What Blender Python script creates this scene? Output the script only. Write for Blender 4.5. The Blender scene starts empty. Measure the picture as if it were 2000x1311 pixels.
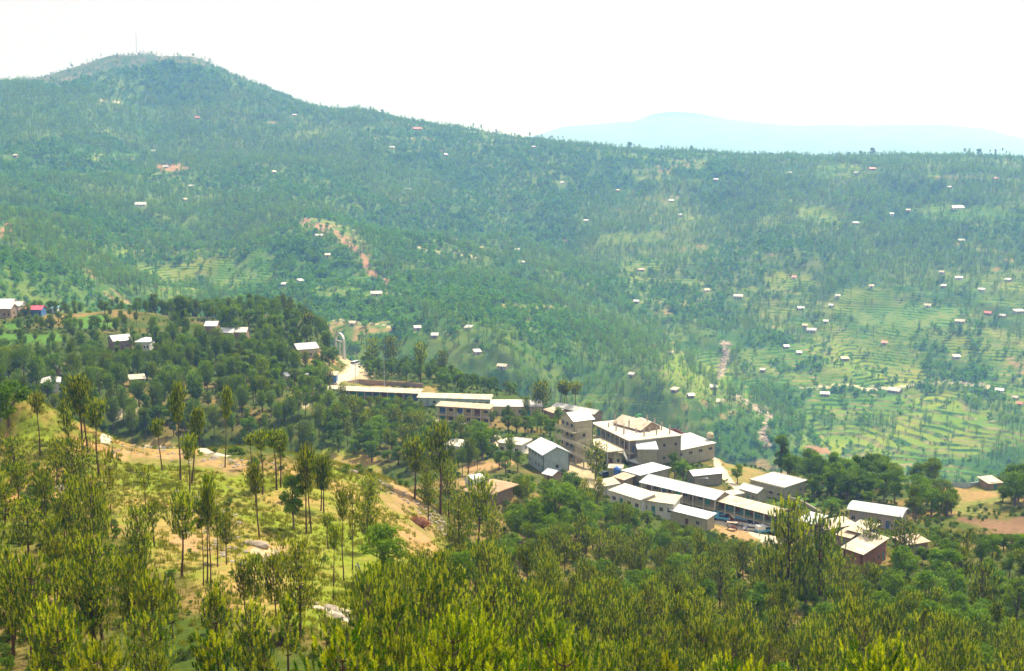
import bpy, math, random
import numpy as np
from mathutils import Vector

SC = bpy.context.scene
COL = SC.collection
R = math.radians
# ---------------------------------------------------------------- camera, light, sky
CZ = 330.0                       # height of the viewpoint above the datum
F = 2414.0                       # focal length in photo pixels
PITCH = 9.07
cam_d = bpy.data.cameras.new('camera')
cam = bpy.data.objects.new('camera', cam_d)
COL.objects.link(cam)
SC.camera = cam
cam.location = (0, 0, CZ)
cam.rotation_euler = (R(90 - PITCH), 0, 0)
cam_d.sensor_width = 36.0
cam_d.lens = 36.0 * F / 2000.0
cam_d.clip_start = 0.5
cam_d.clip_end = 90000.0

SUN_EL, SUN_AZ = 56.0, 42.0      # azimuth clockwise from the view direction
SUN_STRENGTH = 5.0
SKY_STRENGTH = 0.056
EXPOSURE = 0.62
HAZE_DENSITY = 2.15e-4
HAZE_COLOR = (0.20, 0.42, 1.0, 1)

world = bpy.data.worlds.new('World')
SC.world = world
world.use_nodes = True
wn = world.node_tree
wn.nodes.clear()
w_out = wn.nodes.new('ShaderNodeOutputWorld')
w_bg = wn.nodes.new('ShaderNodeBackground')
w_sky = wn.nodes.new('ShaderNodeTexSky')
w_sky.sky_type = 'NISHITA'
w_sky.sun_disc = False
w_sky.sun_elevation = R(SUN_EL)
w_sky.sun_rotation = R(SUN_AZ)
w_sky.altitude = 300
w_sky.air_density = 1.0
w_sky.dust_density = 6.0
w_mix = wn.nodes.new('ShaderNodeMix')
w_mix.data_type = 'RGBA'
w_mix.inputs[0].default_value = 0.72
w_mix.inputs[7].default_value = (14.5, 14.1, 13.7, 1)      # the milky veil over the whole sky
wn.links.new(w_sky.outputs[0], w_mix.inputs[6])
wn.links.new(w_mix.outputs[2], w_bg.inputs[0])
w_bg.inputs[1].default_value = SKY_STRENGTH
wn.links.new(w_bg.outputs[0], w_out.inputs[0])

sun_d = bpy.data.lights.new('sun', 'SUN')
sun = bpy.data.objects.new('sun', sun_d)
COL.objects.link(sun)
sun_d.energy = SUN_STRENGTH
sun_d.angle = R(0.53)
sun_d.color = (1.0, 0.94, 0.82)
_sd = Vector((math.sin(R(SUN_AZ)) * math.cos(R(SUN_EL)), math.cos(R(SUN_AZ)) * math.cos(R(SUN_EL)), math.sin(R(SUN_EL))))
sun.rotation_euler = (-_sd).to_track_quat('-Z', 'Y').to_euler()
sun.location = (0, 0, CZ + 200)

SC.view_settings.view_transform = 'Standard'
SC.view_settings.look = 'None'
SC.view_settings.exposure = EXPOSURE
SC.view_settings.gamma = 1.0
SC.view_settings.use_curve_mapping = False
SC.cycles.use_denoising = True
SC.cycles.max_bounces = 6
SC.cycles.diffuse_bounces = 3
SC.cycles.transmission_bounces = 3
SC.cycles.transparent_max_bounces = 6
SC.cycles.volume_bounces = 1
SC.cycles.sample_clamp_indirect = 6.0

# ---------------------------------------------------------------- small numpy noise kit
def _hash(ix, iy, seed):
    h = (ix.astype(np.int64) * 374761393 + iy.astype(np.int64) * 668265263 + seed * 982451653) & 0xffffffff
    h = ((h ^ (h >> 13)) * 1274126177) & 0xffffffff
    return ((h ^ (h >> 16)) & 0xffffff) / float(0xffffff)
def vnoise(x, y, seed=0):
    x = np.asarray(x, float); y = np.asarray(y, float)
    ix = np.floor(x); iy = np.floor(y)
    fx = x - ix; fy = y - iy
    fx = fx * fx * (3 - 2 * fx); fy = fy * fy * (3 - 2 * fy)
    a = _hash(ix, iy, seed); b = _hash(ix + 1, iy, seed); c = _hash(ix, iy + 1, seed); d = _hash(ix + 1, iy + 1, seed)
    return (a * (1 - fx) + b * fx) * (1 - fy) + (c * (1 - fx) + d * fx) * fy
def fbm(x, y, octv=4, seed=0):                       # about -0.5 .. 0.5
    s = 0; a = 0.5; n = 0
    for i in range(octv):
        s = s + a * (vnoise(x * 2 ** i, y * 2 ** i, seed + i * 17) - 0.5); n += a; a *= 0.5
    return s / n
def sstep(a, b, x):
    t = np.clip((x - a) / (b - a), 0, 1)
    return t * t * (3 - 2 * t)

# ---------------------------------------------------------------- rays between the photograph and the place
SP, CP = math.sin(R(PITCH)), math.cos(R(PITCH))
def ray(u, v):
    x = (np.asarray(u, float) - 1000) / F
    y = -(np.asarray(v, float) - 655.5) / F
    Y = CP + y * SP; Z = -SP + y * CP
    return np.arctan2(x, Y), Z / np.hypot(x, Y)
def proj(x, y, z):
    z = z - CZ
    fwd = y * CP - z * SP
    up = y * SP + z * CP
    fwd = np.where(fwd > 0.1, fwd, 0.1)
    return 1000 + F * x / fwd, 655.5 - F * up / fwd

# ---------------------------------------------------------------- terrain: surveyed points (u, v or z, distance)
CT = []
def cv(u, d, v): az, t = ray(u, v); CT.append((float(az), d, float(t) * d))
def cz(u, d, z): az, t = ray(u, 900); CT.append((float(az), d, z))
for u in (-900, -300, 100, 500, 900, 1300, 1700, 2100, 2700):
    cz(u, 3, -3.0); cz(u, 12, -7.5); cz(u, 26, -16); cz(u, 45, -28 if u > 600 else -27)
for u in (-900, -300, 0, 250, 500):
    cz(u, 62, -34); cz(u, 80, -38.5); cz(u, 100, -40.5)
    cv(u, 122, 1130); cv(u, 155, 1003); cv(u, 188, 903); cv(u, 206, 868 if u > 100 else 835)
    cz(u, 232, -64); cz(u, 275, -92); cz(u, 330, -106)
cz(0, 206, -47); cz(0, 188, -45.5)
for u, dv in ((-900, 0), (-300, 0), (0, 0), (250, 0), (450, 4), (600, 12)):
    cz(u, 365, -101); cv(u, 400, 800); cv(u, 450, 742 + dv); cv(u, 500, 684 + dv); cv(u, 550, 632 + dv * 1.5); cv(u, 590, 608 + dv * 2)
    cz(u, 640, -96); cz(u, 730, -140); cz(u, 800, -165)
# slope between the knoll and the bazaar
for u, v1, v2 in ((700, 1240, 1090), (820, 1270, 1080)):
    cz(u, 62, -35); cz(u, 80, -40); cv(u, 105, v1 - 20); cv(u, 140, v2 + 20)
cv(700, 165, 1010); cv(700, 200, 925); cz(700, 222, -60); cz(700, 262, -82); cz(700, 330, -99)
cv(820, 180, 1035); cv(820, 215, 965); cz(820, 260, -76); cz(820, 310, -90); cz(820, 360, -95)
for u in (700, 820):
    cv(u, 415, 838); cv(u, 440, 803); cv(u, 466, 779); cv(u, 500, 748)
cv(690, 540, 712); cv(820, 530, 730); cv(690, 570, 706); cv(820, 560, 733)
for u in (700, 820): cz(u, 620, -125); cz(u, 720, -190); cz(u, 820, -240)
for u, zz in ((1000, (-42, -54, -65, -75)), (1250, (-44, -57, -69, -79)), (1500, (-45, -58, -70, -80.5)), (1750, (-45, -57, -68, -78)), (2050, (-45, -57, -68, -78)), (2600, (-45, -57, -68, -78))):
    for d, z in zip((80, 120, 160, 200), zz): cz(u, d, z)
cv(1000, 250, 1042); cv(1000, 300, 962); cv(1000, 350, 893); cv(1000, 390, 852); cv(1000, 440, 803); cv(1000, 480, 778); cv(1000, 515, 768)
cz(1000, 600, -150); cz(1000, 700, -215); cz(1000, 820, -270)
cz(1250, 250, -88); cv(1250, 300, 1000); cv(1250, 330, 965); cv(1250, 380, 903); cv(1250, 410, 868); cv(1180, 440, 838); cz(1250, 455, -108)
cz(1250, 560, -175); cz(1250, 680, -240); cz(1250, 820, -300)
cz(1500, 250, -90); cv(1500, 290, 1052); cv(1500, 320, 1012); cv(1500, 350, 968); cv(1500, 375, 934); cz(1500, 410, -110)
cz(1500, 510, -180); cz(1500, 660, -260); cz(1500, 830, -325)
for u in (1750, 2000, 2500):
    cv(u, 250, 1100); cv(u, 280, 1062); cv(u, 312, 1022); cv(u, 340, 985); cv(u, 362, 955); cz(u, 385, -104)
    cz(u, 420, -118); cz(u, 520, -190); cz(u, 660, -260); cz(u, 830, -325)
# valley floor and the far hillside
for u in (1300, 1600, 1900, 2400): cz(u, 930, -322)
cz(1000, 900, -262); cz(750, 880, -225); cz(450, 900, -200); cz(100, 900, -150); cz(-400, 900, -150)
for u, v, d in ((2500, 925, 1100), (2000, 925, 1090), (1700, 925, 1055), (2500, 760, 1310), (2000, 760, 1300), (1800, 760, 1280), (1600, 770, 1240), (1600, 860, 1120),
                (2000, 600, 1510), (1750, 610, 1490), (2500, 600, 1520), (2000, 450, 1760), (1750, 450, 1740), (2500, 450, 1760), (2500, 320, 2050),
                (2000, 312, 2060), (1850, 306, 2060), (1700, 308, 2050), (1600, 316, 2040), (1500, 318, 2050), (1380, 308, 2080), (1300, 306, 2100), (1200, 298, 2120), (1100, 286, 2150),
                (1000, 274, 2200), (900, 264, 2250), (850, 254, 2280), (800, 240, 2300), (700, 221, 2350), (600, 205, 2400), (550, 190, 2420), (500, 163, 2450), (460, 148, 2470),
                (430, 128, 2500), (400, 112, 2510), (370, 105, 2520), (300, 102, 2550), (265, 103, 2560), (210, 107, 2540), (150, 122, 2500), (100, 140, 2450), (40, 153, 2400), (0, 152, 2380), (-150, 170, 2400), (-500, 210, 2400),
                (1500, 872, 1040), (1480, 805, 1130), (1420, 710, 1270), (1340, 630, 1400), (1250, 570, 1520), (1100, 490, 1730), (1000, 440, 1860),
                (1520, 650, 1380), (1550, 560, 1530), (1400, 460, 1780), (1200, 400, 1950), (1350, 560, 1540), (1500, 400, 1850),
                (1300, 765, 1010), (1200, 705, 1060), (1100, 642, 1120), (1000, 592, 1190), (800, 560, 1230), (700, 510, 1330), (600, 432, 1500), (1000, 722, 950), (900, 682, 960), (700, 642, 1010),
                (400, 592, 1150), (300, 562, 1210), (450, 500, 1450), (300, 480, 1500), (120, 545, 1050), (0, 545, 1000), (-300, 540, 1000), (0, 450, 1330), (-300, 440, 1350), (0, 300, 1850), (-300, 320, 1850), (150, 210, 2200), (300, 300, 2080),
                (300, 200, 2350), (500, 300, 2120), (600, 330, 1920), (800, 420, 1800), (900, 350, 2050), (1050, 370, 1980)):
    cv(u, d, v + (11 if d > 2000 and u > 950 and v < 330 else 7 if d > 2350 and v < 330 else 0))
for u in (-500, 0, 500, 1000, 1500, 2000, 2600): cz(u, 3000, -150); cz(u, 3600, -250)
for u, z in ((265, 60), (600, 0), (0, 20)): cz(u, 2800, z)
for a in (-150, -100, -60, 60, 100, 150):
    for d, z in ((3, -2), (60, -15), (300, -60), (900, -200), (2000, -100), (3500, -200)): CT.append((R(a), d, z))
CT = np.array(CT)
KA = 3.2
def _feat(az, d): return np.stack([np.asarray(az) * KA, np.log(np.asarray(d)) * 2.0], -1)
_P = _feat(CT[:, 0], CT[:, 1])
_C2 = 0.0009
def _phi(a, b): return np.sqrt(((a[:, None, :] - b[None, :, :]) ** 2).sum(-1) + _C2)
_A = _phi(_P, _P) + np.eye(len(_P)) * -1e-4
_tan = CT[:, 2] / CT[:, 1]                    # interpolate the slope of sight: silhouettes stay put
_n = len(_P)
_M = np.zeros((_n + 3, _n + 3)); _M[:_n, :_n] = _A
_M[:_n, _n] = 1; _M[:_n, _n + 1:] = _P; _M[_n, :_n] = 1; _M[_n + 1:, :_n] = _P.T
_W = np.linalg.solve(_M, np.concatenate([_tan, [0, 0, 0]]))
def base_z(az, d):
    az = np.asarray(az, float).ravel(); d = np.asarray(d, float).ravel()
    out = np.empty(len(az)); q = _feat(az, d)
    for i in range(0, len(q), 20000):
        s = q[i:i + 20000]
        out[i:i + 20000] = (_phi(s, _P) @ _W[:_n] + _W[_n] + s @ _W[_n + 1:]) * d[i:i + 20000]
    return out

# polar grid
azs = np.concatenate([np.arange(-180, -60, 6), np.arange(-60, -30, 1.5), np.arange(-30, -25, 0.3), np.arange(-25, 25, 0.115), np.arange(25, 30, 0.3), np.arange(30, 60, 1.5), np.arange(60, 180.1, 6)]) * math.pi / 180
azs[0] = -math.pi; azs[-1] = math.pi
rows = [3.0]
while rows[-1] < 3600:
    d = rows[-1]
    rows.append(d * (1.03 if d < 30 else 1.0075 if d < 600 else 1.02 if d < 850 else 1.0024 if d < 1620 else 1.0045 if d < 2650 else 1.04))
rows += [4500, 6000, 8000, 11000, 15000, 20000, 27000, 34000]
ds = np.array(rows)
NA, ND = len(azs), len(ds)
AZ, DD = np.meshgrid(azs, ds)                   # rows = distance
# terrain shape from a thinner grid first, then bilinear to the full one
ca = np.interp(np.linspace(0, NA - 1, NA // 3), np.arange(NA), azs)
cd = np.interp(np.linspace(0, ND - 1, ND // 2), np.arange(ND), np.log(ds))
GA, GD = np.meshgrid(ca, np.exp(cd))
GZt = (base_z(GA, np.minimum(GD, 3700)) / np.minimum(GD, 3700).ravel()).reshape(GA.shape)
def _bil(grid, xs, ys, x, y):
    i = np.clip(np.searchsorted(xs, x) - 1, 0, len(xs) - 2); j = np.clip(np.searchsorted(ys, y) - 1, 0, len(ys) - 2)
    fx = np.clip((x - xs[i]) / (xs[i + 1] - xs[i]), 0, 1); fy = np.clip((y - ys[j]) / (ys[j + 1] - ys[j]), 0, 1)
    return (grid[j, i] * (1 - fx) + grid[j, i + 1] * fx) * (1 - fy) + (grid[j + 1, i] * (1 - fx) + grid[j + 1, i + 1] * fx) * fy
XX = DD * np.sin(AZ); YY = DD * np.cos(AZ)
ZZ = _bil(GZt, ca, cd, AZ, np.log(np.minimum(DD, 3700))) * np.minimum(DD, 3700)
ZZ = np.where(DD > 3700, -260 + 0 * ZZ, ZZ)
# relief: gullies and spurs on the far hillside, hummocks near
farw = sstep(900, 1300, DD) * (1 - sstep(3400, 4000, DD))
crestw = 1 - 0.8 * sstep(1850, 2150, DD)
wx = XX + 120 * fbm(XX / 260, YY / 260, 3, 5); wy = YY + 120 * fbm(XX / 260, YY / 260, 3, 9)
rid = np.abs(fbm(wx / 330, wy / 420, 4, 21)) * 2
ZZ += farw * crestw * ((0.22 - rid) * 62 + fbm(XX / 90, YY / 90, 4, 31) * 20)
ZZ += farw * fbm(XX / 22, YY / 22, 2, 33) * 3
ZZ += farw * sstep(1900, 2050, DD) * fbm(XX / 55, YY / 400, 3, 35) * 9
nearw = sstep(15, 60, DD) * (1 - sstep(600, 900, DD))
ZZ += nearw * (fbm(XX / 26, YY / 26, 4, 41) * 2.6 + fbm(XX / 5.5, YY / 5.5, 3, 43) * 0.5)
PU, PV = proj(XX, YY, ZZ + CZ)

def pip(u, v, poly):
    inside = np.zeros(u.shape, bool); n = len(poly)
    for i in range(n):
        x1, y1 = poly[i]; x2, y2 = poly[(i + 1) % n]
        if y1 == y2: continue
        c = ((y1 > v) != (y2 > v)) & (u < (x2 - x1) * (v - y1) / (y2 - y1) + x1)
        inside ^= c
    return inside
def pdist(u, v, line):
    best = np.full(u.shape, 1e9)
    for (x1, y1), (x2, y2) in zip(line[:-1], line[1:]):
        L = (x2 - x1) ** 2 + (y2 - y1) ** 2
        t = np.clip(((u - x1) * (x2 - x1) + (v - y1) * (y2 - y1)) / L, 0, 1)
        best = np.minimum(best, np.hypot(u - x1 - t * (x2 - x1), v - y1 - t * (y2 - y1)))
    return best

# land use, surveyed off the photograph: (kind, polygon); trees factor per kind
FAR_FIELDS = [
 ('terrace', [(1450, 690), (1520, 672), (1640, 668), (1800, 672), (1810, 745), (1700, 760), (1560, 756), (1490, 725)]),
 ('terrace', [(1590, 765), (1760, 770), (1990, 765), (2040, 850), (1850, 905), (1700, 930), (1640, 905), (1590, 850), (1560, 800)]),
 ('bright', [(1640, 612), (1690, 603), (1725, 588), (1830, 592), (1890, 606), (1860, 632), (1760, 640), (1690, 628)]),
 ('terrace', [(1495, 528), (1590, 535), (1590, 575), (1500, 578)]),
 ('terrace', [(1640, 562), (1810, 578), (1790, 596), (1650, 604)]),
 ('terrace', [(1850, 640), (2100, 648), (2100, 702), (1850, 690)]),
 ('terrace', [(300, 548), (400, 500), (470, 488), (545, 500), (530, 548), (420, 572), (300, 575)]),
 ('dry', [(620, 632), (760, 628), (770, 645), (690, 668), (620, 655)]),
 ('terrace', [(1180, 452), (1290, 455), (1290, 470), (1180, 472)]),
 ('terrace', [(1215, 506), (1300, 510), (1290, 530), (1215, 530)]),
 ('terrace', [(1590, 322), (1690, 322), (1690, 345), (1590, 350)]),
 ('terrace', [(1780, 395), (1990, 400), (1990, 425), (1800, 425)]),
 ('terrace', [(1560, 405), (1620, 400), (1650, 440), (1590, 460)]),
 ('dry', [(1320, 480), (1380, 478), (1390, 492), (1330, 496)]),
 ('dry', [(1270, 602), (1310, 600), (1310, 620), (1275, 622)]),
 ('bright', [(1590, 880), (1750, 905), (1780, 940), (1700, 940), (1600, 920)]),
 ('dry', [(585, 425), (650, 432), (690, 445), (720, 485), (700, 492), (640, 462), (590, 452)]),
 ('dry', [(940, 592), (1120, 600), (1110, 613), (960, 606)]),
 ('dry', [(1020, 610), (1050, 650), (1040, 655), (1010, 620)]),
 ('terrace', [(1280, 690), (1400, 690), (1440, 760), (1330, 790)]),
 ('dry', [(1420, 770), (1470, 790), (1490, 820), (1440, 800)]),
 ('rock', [(40, 142), (150, 112), (290, 96), (395, 100), (420, 128), (330, 120), (230, 130), (110, 172), (60, 160)]),
 ('red', [(1570, 872), (1620, 875), (1635, 890), (1580, 892)]),
 ('red', [(300, 320), (375, 325), (370, 335), (310, 335)]),
 ('red', [(0, 440), (30, 445), (40, 455), (0, 460)]),
 ('dry', [(190, 565), (240, 572), (270, 600), (215, 590)]),
]
FAR_LINES = [
 ('red', [(595, 432), (655, 455), (700, 492), (722, 525), (752, 548), (750, 572)], 4.5),
 ('red', [(942, 578), (945, 592), (960, 600)], 3),
 ('gully', [(1418, 672), (1414, 700), (1402, 732)], 7),
 ('gully', [(1440, 775), (1480, 798), (1508, 805), (1496, 830), (1492, 862), (1500, 872)], 6),
 ('track', [(1560, 755), (1600, 756), (1660, 753), (1690, 757), (1740, 754), (1790, 751)], 2.6),
 ('track', [(1795, 750), (1850, 748), (1900, 749), (1935, 754)], 2.2),
 ('track', [(640, 632), (690, 628), (760, 640)], 1.2),
 ('track', [(820, 480), (860, 492), (930, 505)], 1.0),
 ('track', [(190, 196), (240, 204)], 1.2),
]
NEAR_FIELDS = [
 ('grass', [(205, 872), (330, 862), (450, 872), (560, 905), (640, 880), (720, 895), (760, 950), (850, 1010), (880, 1060), (820, 1110), (720, 1160), (700, 1230), (560, 1230), (430, 1190), (380, 1150), (260, 1110), (230, 1010)]),
 ('grass', [(0, 830), (110, 830), (120, 900), (0, 900)]),
 ('dirt', [(210, 868), (460, 878), (560, 908), (470, 915), (380, 895), (230, 893)]),
 ('dirt', [(760, 965), (800, 955), (840, 985), (835, 1010), (760, 1000)]),
 ('dirt', [(800, 1015), (850, 1015), (860, 1060), (815, 1065)]),
 ('dirt', [(330, 1050), (380, 1045), (380, 1100), (340, 1090)]),
 ('dirt', [(110, 945), (150, 950), (140, 980), (110, 965)]),
 ('dirt', [(490, 1060), (545, 1075), (540, 1105), (500, 1095)]),
 ('bare', [(510, 1082), (535, 1085), (522, 1108), (500, 1100)]),
 ('bare', [(615, 1182), (650, 1180), (695, 1205), (690, 1225), (640, 1210)]),
 ('field', [(0, 648), (118, 650), (122, 664), (60, 672), (0, 672)]),
 ('field', [(165, 610), (210, 612), (238, 625), (235, 632), (165, 624)]),
 ('field', [(20, 618), (50, 618), (50, 636), (20, 636)]),
 ('field', [(1500, 972), (1570, 978), (1600, 998), (1540, 990)]),
 ('tan', [(1760, 948), (1850, 940), (1950, 950), (1960, 975), (1870, 992), (1770, 975)]),
 ('red', [(1862, 1000), (1900, 993), (2100, 1000), (2100, 1030), (1990, 1042), (1900, 1022)]),
 ('tan', [(1392, 885), (1430, 890), (1475, 905), (1490, 940), (1430, 955), (1395, 940)]),
 ('tan', [(1480, 915), (1570, 925), (1575, 940), (1480, 935)]),
 ('dirt', [(572, 684), (620, 684), (650, 715), (600, 705)]),
 ('bare', [(668, 700), (712, 702), (705, 735), (650, 752), (600, 758), (600, 750), (655, 738)]),
 ('bare', [(572, 772), (600, 765), (600, 790), (572, 800)]),
 ('dirt', [(655, 742), (760, 745), (830, 752), (835, 762), (650, 756)]),
 ('dirt', [(820, 745), (870, 752), (850, 770), (822, 768)]),
 ('bare', [(800, 824), (880, 832), (950, 845), (960, 862), (900, 848), (800, 842)]),
 ('dirt', [(1380, 1005), (1440, 1005), (1520, 1040), (1520, 1065), (1460, 1050), (1370, 1030)]),
 ('bare', [(1110, 900), (1150, 905), (1215, 940), (1240, 965), (1150, 950), (1100, 925)]),
 ('dirt', [(905, 905), (985, 905), (1005, 930), (900, 935)]),
 ('bare', [(200, 795), (255, 795), (255, 812), (200, 812)]),
]
ju = PU + 34 * fbm(XX / 30, YY / 30, 3, 51) * (1000 / np.maximum(DD, 300)); jv = PV + 22 * fbm(XX / 30, YY / 30, 3, 52) * (1000 / np.maximum(DD, 300))
isfar = DD > 850
_fn = sstep(900, 600, DD)
ju += (45 * fbm(XX / 4.5, YY / 4.5, 3, 53) + 30 * fbm(XX / 1.1, YY / 1.1, 2, 54)) * np.clip(250 / DD, 0.3, 1.4); jv += (26 * fbm(XX / 4.5, YY / 4.5, 3, 55) + 18 * fbm(XX / 1.1, YY / 1.1, 2, 56)) * np.clip(250 / DD, 0.3, 1.4)
LAND = np.zeros(DD.shape, np.int8)
KIND = {'none': 0, 'terrace': 1, 'bright': 2, 'dry': 3, 'rock': 4, 'red': 5, 'gully': 6, 'track': 7, 'grass': 8, 'dirt': 9, 'bare': 10, 'field': 11, 'tan': 12}
for k, poly in FAR_FIELDS: LAND[pip(ju, jv, poly) & isfar] = KIND[k]
for k, line, w in FAR_LINES: LAND[(pdist(ju, jv, line) < w) & isfar] = KIND[k]
for k, poly in NEAR_FIELDS: LAND[pip(ju, jv, poly) & (DD < 640)] = KIND[k]
_n = fbm(XX / 75, ZZ / 4.5 + XX / 200, 3, 401) + 0.5 * fbm(XX / 260, YY / 260, 2, 402)
_th = 0.30 - 0.10 * sstep(380, 620, PV) - 0.06 * sstep(1100, 1500, PU)
_m = (LAND == 0) & isfar & (_n > _th); _q = fbm(XX / 90, YY / 90, 2, 403)
LAND[_m & (_q > -0.13)] = 1; LAND[_m & (_q <= -0.13)] = 3
LAND[(LAND == 1) & isfar & (fbm(XX / 35, ZZ / 5, 2, 405) < -0.20)] = 0
# terraces: real steps where the hillside is farmed (and fainter ones over much of the rest)
cult = np.isin(LAND, (1, 2)).astype(float)
rough = sstep(0.02, 0.16, fbm(XX / 210, YY / 210, 3, 61)) * 0.8 * sstep(1500, 1600, DD * 0 + PU * 1.0 + 300)
TM = np.clip(cult + rough * isfar * (DD < 2200), 0, 1)
STEP = 2.3
TV = ZZ / STEP + fbm(XX / 60, YY / 60, 2, 71) * 1.2
fr = TV - np.floor(TV)
ZZ = np.where(TM > 0.05, ZZ + TM * STEP * (-fr + sstep(0.62, 1.0, fr)) * 0.85, ZZ)

PADS = []                                        # (cx, cy, dirx, diry, half length, half depth, z)
def apply_pad(cx, cy, ang, hl, hd, z, soft=3.5):
    rng = math.hypot(hl, hd) + soft + 2
    m = (np.abs(XX - cx) < rng) & (np.abs(YY - cy) < rng)
    lx = (XX[m] - cx) * math.cos(ang) + (YY[m] - cy) * math.sin(ang); ly = -(XX[m] - cx) * math.sin(ang) + (YY[m] - cy) * math.cos(ang)
    q = np.hypot(np.maximum(np.abs(lx) - hl, 0), np.maximum(np.abs(ly) - hd, 0))
    w = 1 - sstep(0.3, soft, q)
    ZZ[m] = ZZ[m] * (1 - w) + (z - CZ) * w
LDS = np.log(ds)
def gz(x, y):                                    # ground height (absolute)
    x = np.asarray(x, float); y = np.asarray(y, float)
    return _bil(ZZ, azs, LDS, np.arctan2(x, y), np.log(np.maximum(np.hypot(x, y), 3.0))) + CZ
_NEARD = np.exp(np.linspace(math.log(25), math.log(660), 1500)); _FARD = np.exp(np.linspace(math.log(860), math.log(3000), 1500))
def hit(u, v, h=0.0, far=False, dmin=0):
    """where the sight line through photo pixel (u, v) is h metres above the ground"""
    az, t = ray(u, v); az = float(az); t = float(t)
    dd = _FARD if far else _NEARD
    dd = dd[dd > dmin]
    zr = t * dd
    zg = _bil(ZZ, azs, LDS, np.full(dd.shape, az), np.log(dd)) + h
    b = np.nonzero(zr <= zg)[0]
    if len(b) == 0:
        i = int(np.argmin(zr - zg))
    else: i = int(b[0])
    d = dd[i]
    if 0 < i and len(b):
        e0 = zr[i - 1] - zg[i - 1]; e1 = zr[i] - zg[i]
        d = dd[i - 1] + (dd[i] - dd[i - 1]) * e0 / max(e0 - e1, 1e-6)
    return float(d * math.sin(az)), float(d * math.cos(az)), float(t * d + CZ)
def atz(u, v, z):                                # sight line meets the level z
    az, t = ray(u, v); d = (z - CZ) / float(t)
    return float(d * math.sin(az)), float(d * math.cos(az)), z

# ---------------------------------------------------------------- materials
def mat(name, rough=0.8, spec=0.3):
    m = bpy.data.materials.new(name); m.use_nodes = True
    nt = m.node_tree; b = nt.nodes['Principled BSDF']
    b.inputs['Roughness'].default_value = rough
    b.inputs['Specular IOR Level'].default_value = spec
    return m, nt, b
def N(nt, typ, **kw):
    n = nt.nodes.new(typ)
    for k, v in kw.items(): setattr(n, k, v)
    return n
def mixc(nt, fac, a, b, mode='MIX'):
    m = N(nt, 'ShaderNodeMix', data_type='RGBA', blend_type=mode)
    for i, s in ((0, fac), (6, a), (7, b)):
        if isinstance(s, (int, float)): m.inputs[i].default_value = s
        elif isinstance(s, tuple): m.inputs[i].default_value = s if len(s) == 4 else s + (1,)
        else: nt.links.new(s, m.inputs[i])
    return m.outputs[2]
def noise(nt, scale, detail=4, coord=None, rough=0.6):
    n = N(nt, 'ShaderNodeTexNoise'); n.inputs['Scale'].default_value = scale; n.inputs['Detail'].default_value = detail; n.inputs['Roughness'].default_value = rough
    if coord is not None: nt.links.new(coord, n.inputs['Vector'])
    return n.outputs['Fac']
def ramp(nt, fac, a, b):
    r = N(nt, 'ShaderNodeMapRange'); nt.links.new(fac, r.inputs[0])
    r.inputs[1].default_value = a; r.inputs[2].default_value = b
    return r.outputs[0]
def plain(name, col, rough=0.8, var=0.25, scale=1.3, bump=0.0, dirt=None, metal=0.0):
    """painted or rendered surface: base colour broken by grain and weather stains"""
    m, nt, b = mat(name, rough)
    g = N(nt, 'ShaderNodeNewGeometry')
    n1 = noise(nt, scale, 5, g.outputs['Position']); n2 = noise(nt, scale * 9, 3, g.outputs['Position'])
    dk = tuple(c * (1 - var) for c in col); lt = tuple(min(c * (1 + var * 0.6), 0.95) for c in col)
    c = mixc(nt, ramp(nt, n1, 0.35, 0.65), dk, lt)
    c = mixc(nt, ramp(nt, n2, 0.2, 0.9), c, tuple(x * 0.8 for x in col))
    if dirt:
        n3 = noise(nt, scale * 0.55, 6, g.outputs['Position'], 0.75)
        c = mixc(nt, ramp(nt, n3, 0.52, 0.72), c, dirt)
    nt.links.new(c, b.inputs['Base Color'])
    b.inputs['Metallic'].default_value = metal
    if bump:
        bp = N(nt, 'ShaderNodeBump'); bp.inputs['Strength'].default_value = bump; bp.inputs['Distance'].default_value = 0.05
        nt.links.new(n2, bp.inputs['Height']); nt.links.new(bp.outputs[0], b.inputs['Normal'])
    return m
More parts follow.
